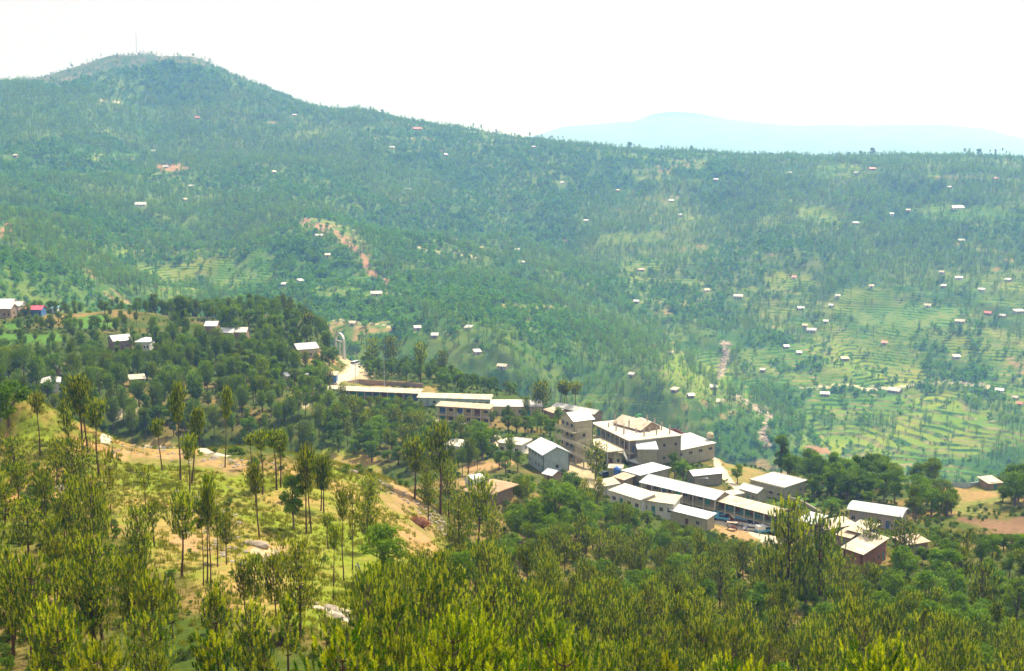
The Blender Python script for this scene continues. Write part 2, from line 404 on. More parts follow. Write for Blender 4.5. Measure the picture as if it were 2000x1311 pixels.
def leaf_mat(name, c1, c2, c3, trans=0.35, hue=0.06):
    """foliage: colour per leaf clump (attribute 'tone'), per plant (random), and light coming through"""
    m, nt, b = mat(name, 0.7, 0.08)
    at = N(nt, 'ShaderNodeAttribute', attribute_name='tone')
    oi = N(nt, 'ShaderNodeObjectInfo')
    c = mixc(nt, at.outputs['Fac'], c1, c2)
    c = mixc(nt, ramp(nt, oi.outputs['Random'], 0.35, 1.0), c, mixc(nt, at.outputs['Fac'], tuple(x * 0.8 for x in c1), c3))
    hs = N(nt, 'ShaderNodeHueSaturation'); nt.links.new(c, hs.inputs['Color'])
    mr = N(nt, 'ShaderNodeMath', operation='FRACT'); m2 = N(nt, 'ShaderNodeMath', operation='MULTIPLY'); m2.inputs[1].default_value = 7.31
    nt.links.new(oi.outputs['Random'], m2.inputs[0]); nt.links.new(m2.outputs[0], mr.inputs[0])
    vr = N(nt, 'ShaderNodeMapRange'); nt.links.new(mr.outputs[0], vr.inputs[0]); vr.inputs[3].default_value = 0.8; vr.inputs[4].default_value = 1.3
    nt.links.new(vr.outputs[0], hs.inputs['Value'])
    hr = N(nt, 'ShaderNodeMapRange'); nt.links.new(oi.outputs['Random'], hr.inputs[0]); hr.inputs[3].default_value = 0.5 - hue / 2; hr.inputs[4].default_value = 0.5 + hue / 2
    nt.links.new(hr.outputs[0], hs.inputs['Hue'])
    nt.links.new(hs.outputs[0], b.inputs['Base Color'])
    tr = N(nt, 'ShaderNodeBsdfTranslucent'); 
    tc = mixc(nt, 1.0, hs.outputs[0], (1.25, 1.15, 0.45), 'MULTIPLY')
    nt.links.new(tc, tr.inputs['Color'])
    ms = N(nt, 'ShaderNodeMixShader'); ms.inputs[0].default_value = trans
    nt.links.new(b.outputs[0], ms.inputs[1]); nt.links.new(tr.outputs[0], ms.inputs[2])
    nt.links.new(ms.outputs[0], nt.nodes['Material Output'].inputs['Surface'])
    return m
M_NEEDLE = leaf_mat('pine_needles', (0.030, 0.10, 0.003), (0.36, 0.45, 0.007), (0.54, 0.48, 0.010), 0.46)
M_NEEDLE_FAR = leaf_mat('pine_needles_dull', (0.055, 0.14, 0.006), (0.23, 0.35, 0.010), (0.33, 0.36, 0.014), 0.45)
M_FARNEEDLE = leaf_mat('distant_pine_needles', (0.08, 0.23, 0.010), (0.23, 0.42, 0.012), (0.32, 0.42, 0.015), 0.45)
M_FARLEAF = leaf_mat('distant_broad_leaves', (0.055, 0.20, 0.010), (0.19, 0.43, 0.012), (0.30, 0.44, 0.016), 0.45)
M_LEAF = leaf_mat('broad_leaves', (0.045, 0.115, 0.004), (0.18, 0.32, 0.008), (0.27, 0.33, 0.012), 0.42)
M_BUSH = leaf_mat('bush_leaves', (0.05, 0.12, 0.008), (0.16, 0.28, 0.015), (0.26, 0.28, 0.03), 0.4)
M_GRASS = leaf_mat('grass_blades', (0.13, 0.17, 0.012), (0.27, 0.28, 0.03), (0.34, 0.26, 0.06), 0.4)
M_BARK = plain('pine_bark', (0.115, 0.062, 0.038), 0.95, 0.4, 3.0, 0.5)
M_WOOD = plain('grey_bark', (0.16, 0.12, 0.09), 0.95, 0.35, 3.0, 0.4)

# ---------------------------------------------------------------- mesh helpers
def link(o): COL.objects.link(o); return o
def tag(o, label=None, cat=None, group=None, kind=None):
    if label: o['label'] = label
    if cat: o['category'] = cat
    if group: o['group'] = group
    if kind: o['kind'] = kind
    return o
def empty(name, loc, rz=0.0):
    o = bpy.data.objects.new(name, None); o.location = loc; o.rotation_euler = (0, 0, rz); o.empty_display_size = 0.5
    return link(o)
class MB:
    def __init__(s): s.v = []; s.f = []; s.m = []; s.t = []
    def quad(s, a, b, c, d, mi=0, tone=0.5):
        n = len(s.v); s.v += [a, b, c, d]; s.f.append((n, n + 1, n + 2, n + 3)); s.m.append(mi); s.t += [tone] * 4
    def poly(s, pts, mi=0, tone=0.5):
        n = len(s.v); s.v += list(pts); s.f.append(tuple(range(n, n + len(pts)))); s.m.append(mi); s.t += [tone] * len(pts)
    def box(s, x0, y0, z0, x1, y1, z1, mi=0):
        n = len(s.v); s.v += [(x0, y0, z0), (x1, y0, z0), (x1, y1, z0), (x0, y1, z0), (x0, y0, z1), (x1, y0, z1), (x1, y1, z1), (x0, y1, z1)]
        for q in ((0, 3, 2, 1), (4, 5, 6, 7), (0, 1, 5, 4), (1, 2, 6, 5), (2, 3, 7, 6), (3, 0, 4, 7)): s.f.append(tuple(n + i for i in q)); s.m.append(mi)
        s.t += [0.5] * 8
    def prism(s, low, high, mi=0):
        """two loops of equal length, closed top and bottom"""
        n = len(s.v); k = len(low); s.v += list(low) + list(high); s.t += [0.5] * 2 * k
        for i in range(k): j = (i + 1) % k; s.f.append((n + i, n + j, n + k + j, n + k + i)); s.m.append(mi)
        s.f.append(tuple(n + i for i in reversed(range(k)))); s.f.append(tuple(n + k + i for i in range(k))); s.m += [mi, mi]
    def tube(s, pts, rad, k=5, mi=0, tone=0.5, cap=True):
        n = len(s.v)
        for i, (p, r) in enumerate(zip(pts, rad)):
            a = Vector(pts[max(i - 1, 0)]); b = Vector(pts[min(i + 1, len(pts) - 1)])
            t = (b - a).normalized() if (b - a).length > 1e-6 else Vector((0, 0, 1))
            q = Vector((1, 0, 0)) if abs(t.x) < 0.8 else Vector((0, 1, 0))
            e1 = t.cross(q).normalized(); e2 = t.cross(e1)
            for j in range(k):
                an = 2 * math.pi * j / k
                s.v.append(tuple(Vector(p) + (e1 * math.cos(an) + e2 * math.sin(an)) * r)); s.t.append(tone)
        for i in range(len(pts) - 1):
            for j in range(k): j2 = (j + 1) % k; s.f.append((n + i * k + j, n + i * k + j2, n + (i + 1) * k + j2, n + (i + 1) * k + j)); s.m.append(mi)
        if cap: s.f.append(tuple(n + (len(pts) - 1) * k + j for j in range(k))); s.m.append(mi); s.f.append(tuple(n + j for j in reversed(range(k)))); s.m.append(mi)
    def mesh(s, name, mats, smooth=False):
        me = bpy.data.meshes.new(name); me.from_pydata(s.v, [], s.f)
        for m in (mats if isinstance(mats, (list, tuple)) else [mats]): me.materials.append(m)
        me.polygons.foreach_set('material_index', s.m)
        if smooth: me.polygons.foreach_set('use_smooth', [True] * len(s.f))
        a = me.attributes.new('tone', 'FLOAT', 'POINT'); a.data.foreach_set('value', s.t)
        me.update(); return me
    def build(s, name, mats, parent=None, smooth=False, loc=None):
        o = bpy.data.objects.new(name, s.mesh(name, mats, smooth))
        if parent: o.parent = parent
        if loc: o.location = loc
        return link(o)
def tris_mesh(name, V, Fc, mats, tone=None, mi=None):
    """fast mesh from numpy: V n x 3, faces m x k"""
    me = bpy.data.meshes.new(name); k = Fc.shape[1]
    me.vertices.add(len(V)); me.vertices.foreach_set('co', np.asarray(V, np.float32).ravel())
    me.loops.add(Fc.size); me.loops.foreach_set('vertex_index', Fc.astype(np.int32).ravel())
    me.polygons.add(len(Fc)); me.polygons.foreach_set('loop_start', np.arange(0, Fc.size, k, dtype=np.int32))
    for m in mats: me.materials.append(m)
    if mi is not None: me.polygons.foreach_set('material_index', mi.astype(np.int32))
    if tone is not None: a = me.attributes.new('tone', 'FLOAT', 'POINT'); a.data.foreach_set('value', np.asarray(tone, np.float32))
    me.update(calc_edges=True); return me

def scatter(name, protos, pts, scl, rot, idx, kind='stuff', label=None):
    """many small plants as one object: geometry-nodes instances of the proto meshes"""
    me = bpy.data.meshes.new(name); me.vertices.add(len(pts)); me.vertices.foreach_set('co', np.asarray(pts, np.float32).ravel())
    for nm, ty, data in (('scl', 'FLOAT_VECTOR', scl), ('rot', 'FLOAT_VECTOR', rot), ('idx', 'INT', idx)):
        a = me.attributes.new(nm, ty, 'POINT')
        a.data.foreach_set('value' if ty == 'INT' else 'vector', np.asarray(data, np.int32 if ty == 'INT' else np.float32).ravel())
    o = link(bpy.data.objects.new(name, me))
    ng = bpy.data.node_groups.new(name + '_placing', 'GeometryNodeTree')
    ng.interface.new_socket('Geometry', in_out='INPUT', socket_type='NodeSocketGeometry'); ng.interface.new_socket('Geometry', in_out='OUTPUT', socket_type='NodeSocketGeometry')
    gi = ng.nodes.new('NodeGroupInput'); go = ng.nodes.new('NodeGroupOutput')
    iop = ng.nodes.new('GeometryNodeInstanceOnPoints'); jn = ng.nodes.new('GeometryNodeJoinGeometry')
    for p in reversed(protos):
        oi = ng.nodes.new('GeometryNodeObjectInfo'); oi.inputs['Object'].default_value = p
        oi.inputs['As Instance'].default_value = True
        ng.links.new(oi.outputs['Geometry'], jn.inputs[0])
    def attr(nm, ty):
        n = ng.nodes.new('GeometryNodeInputNamedAttribute'); n.data_type = ty; n.inputs[0].default_value = nm; return n.outputs[0]
    ng.links.new(gi.outputs[0], iop.inputs['Points']); ng.links.new(jn.outputs[0], iop.inputs['Instance'])
    iop.inputs['Pick Instance'].default_value = True
    ng.links.new(attr('idx', 'INT'), iop.inputs['Instance Index'])
    ng.links.new(attr('rot', 'FLOAT_VECTOR'), iop.inputs['Rotation']); ng.links.new(attr('scl', 'FLOAT_VECTOR'), iop.inputs['Scale'])
    ng.links.new(iop.outputs[0], go.inputs[0])
    md = o.modifiers.new('placing', 'NODES'); md.node_group = ng
    tag(o, label, None, None, kind)
    return o
# ================================================================ where the buildings stand (solved on the ground before the ground is meshed)
def frame(fl, fr, h, bk=None, side='l', rise=0.6, depth=None, z=None, drop=0.0, dmin=235):
    """front eaves line (two photo pixels) h metres above the ground; bk = a rear eaves corner"""
    if z is None:
        zs = [hit(fl[0] * (1 - t) + fr[0] * t, fl[1] * (1 - t) + fr[1] * t, h, dmin=dmin)[2] for t in (0.25, 0.5, 0.75)]
        ze = float(np.median(zs))
    else: ze = z + h
    A = Vector(atz(*fl, ze)); B = Vector(atz(*fr, ze)); L = (B - A).length; dx = (B - A) / L
    n = Vector((-dx.y, dx.x, 0))
    if n.dot(Vector((A.x, A.y, 0))) < 0: n = -n
    if bk is not None:
        C_ = Vector(atz(*bk, ze + rise)); D = (C_ - (A if side == 'l' else B)).dot(n)
        D = max(3.5, min(D, 22.0))
    else: D = depth
    ang = math.atan2(dx.y, dx.x)
    c = (A + B) / 2 + n * D / 2
    zb = ze - h - drop
    apply_pad(c.x, c.y, ang, L / 2 + 0.8, D / 2 + 0.8, zb)
    PADS.append((c.x, c.y, ang, L / 2, D / 2, zb))
    return dict(x=A.x, y=A.y, z=zb, ang=ang, L=L, D=D, h=h, n=n)
HOUSES = []
def house(name, label, fl, fr, h, bk=None, side='l', **kw):
    fk = {k: kw.pop(k) for k in ('rise', 'depth', 'z', 'drop', 'dmin') if k in kw}
    f = frame(fl, fr, h, bk, side, **fk); f.update(name=name, label=label, st=kw); HOUSES.append(f); return f
Hs = house
# --- the bazaar, from the far end to the near end
Hs('shop_row', 'long low shop row with a pale tin roof below the arched gate', (636, 761), (818, 768.5), 3.0, (823, 760.5), 'r', roof='shed', rm='cream', wm='mud', front='shops', nb=12)
Hs('shop_row', 'long shop row with a green-washed wall, just behind the yellow two-storey house', (816, 776), (957, 780), 3.2, (967, 771.5), 'r', roof='shed', rm='cream', wm='mint', front='windows', nb=11)
Hs('house', 'two-storey yellow house with an open balcony above the street and a rusty-ended roof', (853, 792.5), (956, 799), 6.2, (862, 784), 'l', roof='shed', rm='rusty', wm='yellow', front='balcony', nb=6)
Hs('house', 'white-roofed house under pines, end on to the yellow two-storey house', (959, 793.5), (1058, 794), 3.4, (970, 782), 'l', roof='shed', rm='white', wm='cream', front='windows', nb=6)
Hs('house', 'broad pale tin roof seen through four pine trunks', (1080, 794), (1160, 809.5), 4.0, (1176, 802), 'r', roof='gable', rm='white', wm='mud', front='plain', nb=3)
# the big stepped block
TB = Hs('tower_block', 'tall cream corner block with banded balconies and a bright white gable roof', (1096, 813), (1121, 823), 12.5, (1155, 816), 'r', rise=0.2, dmin=340, roof='gabley', rm='brightwhite', wm='cream', front='bands', nb=3, storeys=4)
MB_ = Hs('market_building', 'unfinished flat-roofed market block with bare concrete columns standing on its roof', (1156, 827), (1229, 862), 8.0, (1290, 834), 'r', rise=0.0, roof='flat', rm='concrete', wm='grey', front='gallery', nb=11)
Hs('house', 'pale blue tin roof over a block wall at the near end of the market block', (1247, 877), (1283, 877), 7.2, (1262, 861), 'l', roof='shed', rm='bluewhite', wm='block', front='plain', nb=2)
Hs('terrace_hall', 'low hall with a bare cream roof terrace in front of the unfinished market block', (1142, 862), (1186, 884), 4.4, (1212, 879), 'r', rise=0, roof='flat', rm='sand', wm='cream', front='gallery', nb=5)
Hs('house', 'wide gable roof rising behind the unfinished market block', (1252, 840), (1289, 833), 9.0, (1256, 815), 'r', roof='gabley', rm='cream', wm='mud', front='plain', nb=2, rise=0, dmin=340)
Hs('brick_house', 'roofless brick shell with red rubble inside behind the teal house', (1293, 850), (1339, 847), 4.5, (1330, 836), 'r', roof='open', rm='rusty', wm='brick', front='plain', nb=2, rise=0)
Hs('teal_house', 'small teal-painted house between the market block and the long hall', (1283, 856), (1313, 859), 6.2, (1318, 851), 'r', roof='flat', rm='concrete', wm='teal', front='windows', nb=3, rise=0)
Hs('hall', 'large grey block hall with a broad white roof and four small windows', (1318, 881), (1396, 865), 5.2, (1346, 849), 'r', roof='shed', rm='white', wm='block', front='highwindows', nb=4, rise=0.6)
Hs('house', 'blue-white gabled house below the tall cream block', (1032, 871), (1061, 889), 5.2, (1112, 884), 'r', roof='gabley2', rm='bluewhite', wm='bluegrey', front='windows', nb=5, rise=0)
Hs('house', 'low whitewashed house with dark patches on its flat roof, beside the blue-white gabled house', (973, 866), (1016, 871), 3.0, (1030, 859), 'r', roof='flat', rm='patchy', wm='white', front='windows', nb=3, rise=0)
Hs('mud_house', 'mud house with a wide brown earthen roof among trees', (909, 959), (950, 968), 3.0, (990, 944), 'r', roof='earth', rm='earth', wm='mud', front='plain', nb=2, rise=0.2)
Hs('shed', 'small white curved shelter beside the mud house', (908, 930), (922, 937), 2.6, (926, 931), 'r', roof='arc', rm='brightwhite', wm='white', front='plain', nb=1, rise=0)
Hs('house', 'square house with a hipped roof of pale blue tin above the long white row', (1216, 918.5), (1250, 928), 4.2, (1298, 911), 'r', roof='hip', rm='bluewhite', wm='grey', front='windows', nb=3, rise=0)
Hs('school_building', 'long two-storey row with a bright white gable roof and open galleries', (1252, 942), (1396, 976), 5.4, (1413, 956), 'r', roof='gable', rm='brightwhite', wm='grey', front='gallery2', nb=10, rise=1.2)
Hs('shop_row', 'two-storey shop row with a cream roof and teal shutters facing the parked cars', (1397, 977), (1512, 1007), 5.0, (1524, 991), 'r', roof='shed', rm='cream', wm='teal', front='gallery2', nb=8, rise=0.8)
Hs('house', 'white-roofed two-storey house half hidden by the tallest near pine', (1560, 1016), (1590, 1023), 6.0, (1605, 1007), 'r', roof='shed', rm='brightwhite', wm='grey', front='gallery2', nb=2, rise=0.5)
Hs('house', 'house with a sagging cream roof and stepped block gable', (1592, 1020), (1614, 1034), 4.2, (1660, 1019), 'r', roof='shed', rm='cream', wm='block', front='plain', nb=2, rise=0.6)
Hs('house', 'small weathered white roof, topmost of the row below the long white gallery', (1171, 938), (1183, 949), 3.0, (1203, 944), 'r', roof='shed', rm='cream', wm='white', front='plain', nb=2)
Hs('house', 'white patched roof below the long white gallery, next to the cream lean-to roof', (1192, 957), (1251, 975.5), 3.4, (1266, 961), 'r', roof='shed', rm='patchy', wm='white', front='windows', nb=4, rise=0.4)
Hs('house', 'cream lean-to roof with a whitewashed wall between two white roofs', (1253, 975.5), (1315, 984), 3.4, (1320, 969), 'r', roof='shed', rm='cream', wm='white', front='windows', nb=4, rise=0.4)
Hs('house', 'long bright white roof nearest the pines, beside the blue-topped pickup', (1310, 996), (1380, 1013), 3.2, (1413, 1010), 'r', roof='shed', rm='brightwhite', wm='cream', front='plain', nb=4, rise=0.4)
Hs('house', 'flat cream-roofed house with a dark block wall above the dirt path', (1466, 938), (1530, 953.5), 3.6, (1548, 933), 'r', roof='flat', rm='patchy', wm='block', front='windows', nb=4, rise=0)
Hs('shed', 'small white-roofed shed beside the foot of the dirt path', (1444, 954), (1478, 963.5), 3.0, (1492, 954), 'r', roof='gable', rm='brightwhite', wm='block', front='plain', nb=1, rise=0.3)
Hs('house', 'white-roofed cottage below the long hall with a small porch roof', (1342, 922), (1355, 929), 3.4, (1404, 920), 'r', roof='gabley', rm='white', wm='grey', front='plain', nb=2, rise=0.0)
Hs('school_building', 'long classroom block with a curved pale grey tin roof standing alone by the brown field', (1659, 994), (1760, 1009), 3.6, (1771, 994), 'r', roof='arcx', rm='zinc', wm='pinkgrey', front='doors', nb=6, rise=0.2)
Hs('house', 'cream roof patched with timber beside the lowest red brick house', (1655, 1034), (1688, 1042), 3.2, (1724, 1028), 'r', roof='shed', rm='cream', wm='mud', front='plain', nb=2, rise=0.5)
Hs('brick_house', 'lowest house of the row, cream roof over a red brick upper wall and blue-grey base', (1684, 1082), (1732, 1051), 4.6, (1690, 1046), 'r', roof='shed', rm='cream', wm='brick', front='windows', nb=5, rise=0.2)
Hs('house', 'low sandy roof among pines east of the lowest brick house', (1771, 1064), (1812, 1057), 2.8, (1790, 1047), 'r', roof='shed', rm='rusty', wm='mud', front='plain', nb=2, rise=0.3)
Hs('shed', 'small stepped roof against the left end of the long block hall', (1306, 868), (1324, 867), 3.6, None, depth=4, roof='shed', rm='white', wm='block', front='plain', nb=1, dmin=340)
Hs('shed', 'tiny porch roof below the white-roofed cottage', (1361, 934), (1380, 934), 2.4, None, depth=2.5, roof='shed', rm='brightwhite', wm='grey', front='plain', nb=1)
Hs('shed', 'pale slab roof beside the blue water tank', (1189, 916), (1214, 917), 2.8, None, depth=4, roof='flat', rm='sand', wm='cream', front='plain', nb=2)
Hs('shed', 'tan awning roof just under the blue water tank', (1200, 931), (1219, 937), 2.6, None, depth=3.5, roof='shed', rm='rusty', wm='mud', front='plain', nb=1)
Hs('shed', 'white tent-like roof among trees below the tall cream block', (1062, 925), (1078, 929), 2.4, None, depth=4, roof='gable', rm='brightwhite', wm='mud', front='plain', nb=1)
Hs('shed', 'orange timber-roofed shed in the gap above the lowest brick house', (1636, 1044), (1660, 1050), 2.4, None, depth=4, roof='shed', rm='rusty', wm='mud', front='plain', nb=2)
Hs('shed', 'rusty lean-to between the tall cream block and the broad pale roof', (1062, 800), (1080, 806), 2.6, None, depth=4, roof='shed', rm='rusty', wm='mud', front='plain', nb=1)
Hs('shed', 'grey lean-to at the foot of the market stair', (1230, 900), (1246, 905), 2.8, None, depth=3, roof='shed', rm='zinc', wm='block', front='plain', nb=1)
Hs('shed', 'flat-topped store with a white parapet at the gable end of the long white gallery', (1414, 962), (1428, 968), 3.0, None, depth=4, roof='flat', rm='patchy', wm='cream', front='plain', nb=1)
Hs('house', 'pale patched roof in the wood under the yellow two-storey house', (870, 868), (900, 872), 2.8, None, depth=5, roof='shed', rm='patchy', wm='white', front='plain', nb=2)
# --- hamlet on the left
Hs('house', 'white-roofed hamlet house at the very edge of the view, upper one', (-12, 594), (21, 594), 3.2, None, depth=8, roof='gable', rm='brightwhite', wm='white', front='windows', nb=4)
Hs('house', 'white-roofed hamlet house just below the upper one at the edge', (-14, 603), (20, 603), 4.0, None, depth=7, roof='gable', rm='brightwhite', wm='mud', front='windows', nb=4)
Hs('house', 'small white-roofed hamlet house beside the orange-roofed one', (24, 598), (39, 598), 3.4, None, depth=7, roof='gable', rm='white', wm='white', front='plain', nb=2)
Hs('house', 'orange-roofed hamlet house left of the pink gable', (38, 605), (58, 605), 2.8, None, depth=6, roof='shed', rm='orange', wm='mud', front='plain', nb=2)
Hs('house', 'hamlet house with a pink gable roof and deep blue front', (58, 605), (80, 605), 3.0, None, depth=6, roof='gable', rm='pink', wm='blue', front='windows', nb=3)
Hs('shed', 'small blue-roofed shed at the end of the hamlet', (101, 602), (110, 602), 2.2, None, depth=3.5, roof='shed', rm='blue', wm='white', front='plain', nb=1)
Hs('house', 'long white roof among dark trees under the green fields', (222, 667), (256, 664), 3.6, None, depth=8, roof='gable', rm='brightwhite', wm='mud', front='plain', nb=4)
Hs('house', 'shorter white roof next to the long one under the green fields', (265, 668), (291, 668), 3.6, None, depth=8, roof='hip', rm='brightwhite', wm='white', front='windows', nb=4)
Hs('house', 'white-roofed house on the wooded crest, highest of the three crest houses', (400, 637), (422, 637), 3.4, None, depth=7, roof='gable', rm='brightwhite', wm='mud', front='plain', nb=2)
Hs('house', 'white-roofed house on the wooded crest, lower and wider', (428, 650), (454, 650), 3.6, None, depth=7, roof='gable', rm='brightwhite', wm='mud', front='windows', nb=3)
Hs('house', 'white-roofed house on the wooded crest, nearest the red earth cut', (458, 649), (480, 649), 3.4, None, depth=7, roof='gable', rm='white', wm='mud', front='plain', nb=2)
Hs('house', 'bright white house on the orange bank beside the arched gate', (582, 683), (621, 680), 3.8, None, depth=8, roof='gable', rm='brightwhite', wm='cream', front='windows', nb=4)
Hs('house', 'jagged white-roofed house low in the wood on the far left', (82, 748), (116, 746), 3.4, None, depth=8, roof='hip', rm='white', wm='white', front='plain', nb=3)
Hs('shed', 'tiny white roof deep in the wood, left of the jagged roof group', (100, 720), (110, 720), 2.6, None, depth=4, roof='gable', rm='white', wm='mud', front='plain', nb=1)
Hs('shed', 'pale open shed in the wood above the yellow terrace', (255, 741), (283, 739), 2.8, None, depth=5, roof='shed', rm='cream', wm='mud', front='shops', nb=4)
Hs('shed', 'blue shed beside the pale road', (638, 733), (656, 733), 3.0, None, depth=5, roof='shed', rm='rusty', wm='blue', front='plain', nb=1)
Hs('shed', 'small white shed in the trees above the pale clearing, left one', (560, 735), (568, 734), 2.4, None, depth=4, roof='gable', rm='brightwhite', wm='white', front='plain', nb=1)
Hs('shed', 'small white shed in the trees above the pale clearing, right one', (598, 731), (612, 731), 2.6, None, depth=5, roof='hip', rm='brightwhite', wm='white', front='plain', nb=1)
Hs('house', 'low white house at the edge of the tan field beyond the bazaar', (1932, 944), (1956, 942), 1.9, None, depth=4.5, roof='shed', rm='cream', wm='mud', front='plain', nb=2)

# --- scattered houses of the far hillside: (u, v, width in photo pixels, roof)
FAR_H = []
for (u, v, w, r) in ((275, 401, 28, 'w'), (325, 327, 14, 'w'), (385, 231, 12, 'r'), (575, 226, 10, 'w'), (535, 337, 9, 'w'), (373, 365, 12, 'w'), (361, 391, 8, 'c'), (623, 462, 18, 'w'), (765, 289, 14, 'w'),
  (797, 371, 12, 'w'), (815, 253, 24, 'r'), (1043, 288, 10, 'w'), (870, 303, 10, 'w'), (1098, 358, 8, 'w'), (1207, 373, 9, 'c'), (1311, 393, 14, 'w'), (1145, 432, 12, 'w'), (1330, 421, 7, 'w'), (888, 470, 14, 'w'),
  (941, 486, 10, 'c'), (981, 493, 8, 'c'), (1011, 489, 12, 'w'), (1020, 514, 16, 'w'), (735, 575, 30, 'w'), (555, 557, 16, 'w'), (587, 550, 10, 'w'), (849, 657, 16, 'w'), (815, 642, 12, 'w'), (915, 642, 16, 'w'),
  (932, 689, 12, 'w'), (982, 717, 28, 'c'), (1243, 590, 14, 'g'), (1252, 528, 16, 'c'), (1398, 352, 12, 'w'), (1543, 339, 9, 'w'), (1673, 339, 12, 'w'), (1703, 331, 16, 'r'), (1945, 350, 12, 'r'), (1855, 367, 8, 'w'),
  (1870, 407, 30, 'w'), (1742, 419, 10, 'w'), (1672, 437, 16, 'w'), (1878, 471, 14, 'w'), (1774, 412, 8, 'c'), (1551, 543, 9, 'r'), (1442, 580, 24, 'w'), (1637, 579, 12, 'w'), (1563, 603, 18, 'w'), (1613, 629, 12, 'w'),
  (1572, 637, 12, 'c'), (1585, 646, 24, 'w'), (1535, 678, 14, 'w'), (1650, 702, 20, 'c'), (1727, 671, 14, 'r'), (1624, 598, 10, 'g'), (1812, 598, 16, 'c'), (1868, 698, 18, 'w'), (1875, 629, 24, 'c'), (1930, 613, 20, 'r'),
  (1958, 618, 18, 'w'), (1990, 609, 26, 'w'), (1918, 567, 18, 'w'), (1968, 548, 14, 'w'), (1840, 533, 12, 'c'), (1873, 544, 18, 'w'), (1843, 560, 12, 'w'), (1748, 764, 34, 'w'), (1611, 771, 24, 'w'), (1394, 758, 18, 'w'),
  (1490, 724, 10, 'w'), (1952, 764, 20, 'w'), (1984, 778, 14, 'c'), (1318, 763, 14, 'c'), (1349, 774, 10, 'w'), (1406, 786, 14, 'c'), (1235, 733, 14, 'w'), (1275, 679, 10, 'r'), (1992, 790, 12, 'r'), (18, 441, 16, 'r'),
  (690, 633, 14, 'c'), (640, 500, 9, 'c'), (1702, 560, 12, 'c'), (1380, 568, 14, 'c'), (1310, 690, 10, 'c'), (1560, 690, 9, 'w'), (30, 305, 10, 'c'), (300, 296, 9, 'w')):
    x, y, z = hit(u, v, 1.5, far=True)
    d = math.hypot(x, y); wm_ = max(5.0, 0.68 * w * d / F)
    dp = min(8.0, max(4.8, wm_ * 0.65)); ang = -math.atan2(x, y) + random.Random(u * 7 + v).uniform(-0.6, 0.6)
    zb = float(gz(x, y)); apply_pad(x, y, ang, wm_ / 2 + 1.5, dp / 2 + 1.5, zb, 5)
    FAR_H.append((x, y, zb, wm_, dp, ang, r, u, v))
FAR_CLEAR = [(x, y, w * 0.5 + 5.5) for x, y, z, w, dp, a, r, u, v in FAR_H]
def in_pads(x, y, m=1.0):
    x = np.asarray(x, float); y = np.asarray(y, float); o = np.zeros(x.shape, bool)
    for cx, cy, a, hl, hd, z in PADS:
        lx = (x - cx) * math.cos(a) + (y - cy) * math.sin(a); ly = -(x - cx) * math.sin(a) + (y - cy) * math.cos(a)
        o |= (np.abs(lx) < hl + m) & (np.abs(ly) < hd + m)
    return o
# ================================================================ ground sheet
def ground_colors():
    n1 = fbm(XX / 9, YY / 9, 4, 81) + 0.5; n2 = fbm(XX / 60, YY / 60, 4, 82) + 0.5; n3 = fbm(XX / 2.3, YY / 2.3, 3, 83) + 0.5
    def mx(a, b, t): return np.asarray(a)[None, None, :] * (1 - t[..., None]) + np.asarray(b)[None, None, :] * t[..., None]
    base_far = mx((0.045, 0.12, 0.012), (0.15, 0.20, 0.03), sstep(0.35, 0.75, n2 * 0.6 + n1 * 0.4))
    base_near = mx((0.065, 0.095, 0.010), (0.26, 0.17, 0.06), sstep(0.34, 0.6, n2 * 0.5 + n1 * 0.5 - 0.12 * sstep(150, 215, DD)))
    fw = sstep(650, 900, DD)[..., None]
    gr = mx((0.14, 0.18, 0.012), (0.34, 0.20, 0.07), sstep(0.36, 0.66, 0.5 * n1 + 0.5 * n3)); gw = (sstep(0.42, 0.62, fbm(XX / 34, YY / 34, 3, 86) + 0.5) * (1 - sstep(200, 240, DD)))[..., None]
    base_near = base_near * (1 - gw) + gr * gw
    C = base_near * (1 - fw) + base_far * fw
    pal = {
     'terrace': mx((0.09, 0.20, 0.008), (0.24, 0.28, 0.015), sstep(0.3, 0.85, n2)),
     'bright': mx((0.10, 0.24, 0.03), (0.17, 0.27, 0.04), n1),
     'dry': mx((0.12, 0.19, 0.03), (0.33, 0.23, 0.10), sstep(0.42, 0.7, n1)),
     'rock': mx((0.07, 0.12, 0.04), (0.22, 0.17, 0.11), sstep(0.45, 0.75, n1)),
     'red': mx((0.30, 0.15, 0.085), (0.40, 0.24, 0.14), n1),
     'gully': mx((0.26, 0.20, 0.15), (0.48, 0.38, 0.30), sstep(0.3, 0.7, n3)),
     'track': mx((0.50, 0.42, 0.30), (0.60, 0.50, 0.38), n1),
     'grass': mx((0.20, 0.235, 0.018), (0.38, 0.245, 0.085), sstep(0.41, 0.65, 0.45 * n1 + 0.35 * n2 + 0.2 * n3)),
     'dirt': mx((0.22, 0.19, 0.05), (0.42, 0.25, 0.12), sstep(0.38, 0.62, n1)),
     'bare': mx((0.38, 0.28, 0.17), (0.54, 0.43, 0.29), n1),
     'field': mx((0.07, 0.17, 0.02), (0.12, 0.22, 0.03), n1),
     'tan': mx((0.20, 0.21, 0.05), (0.34, 0.22, 0.09), sstep(0.35, 0.6, n1))}
    for k, c in pal.items():
        m = LAND == KIND[k]; C[m] = c[m]
    C[(LAND == KIND['red']) & (DD < 640)] *= 0.62          # the ploughed field near the bazaar is darker earth
    return C
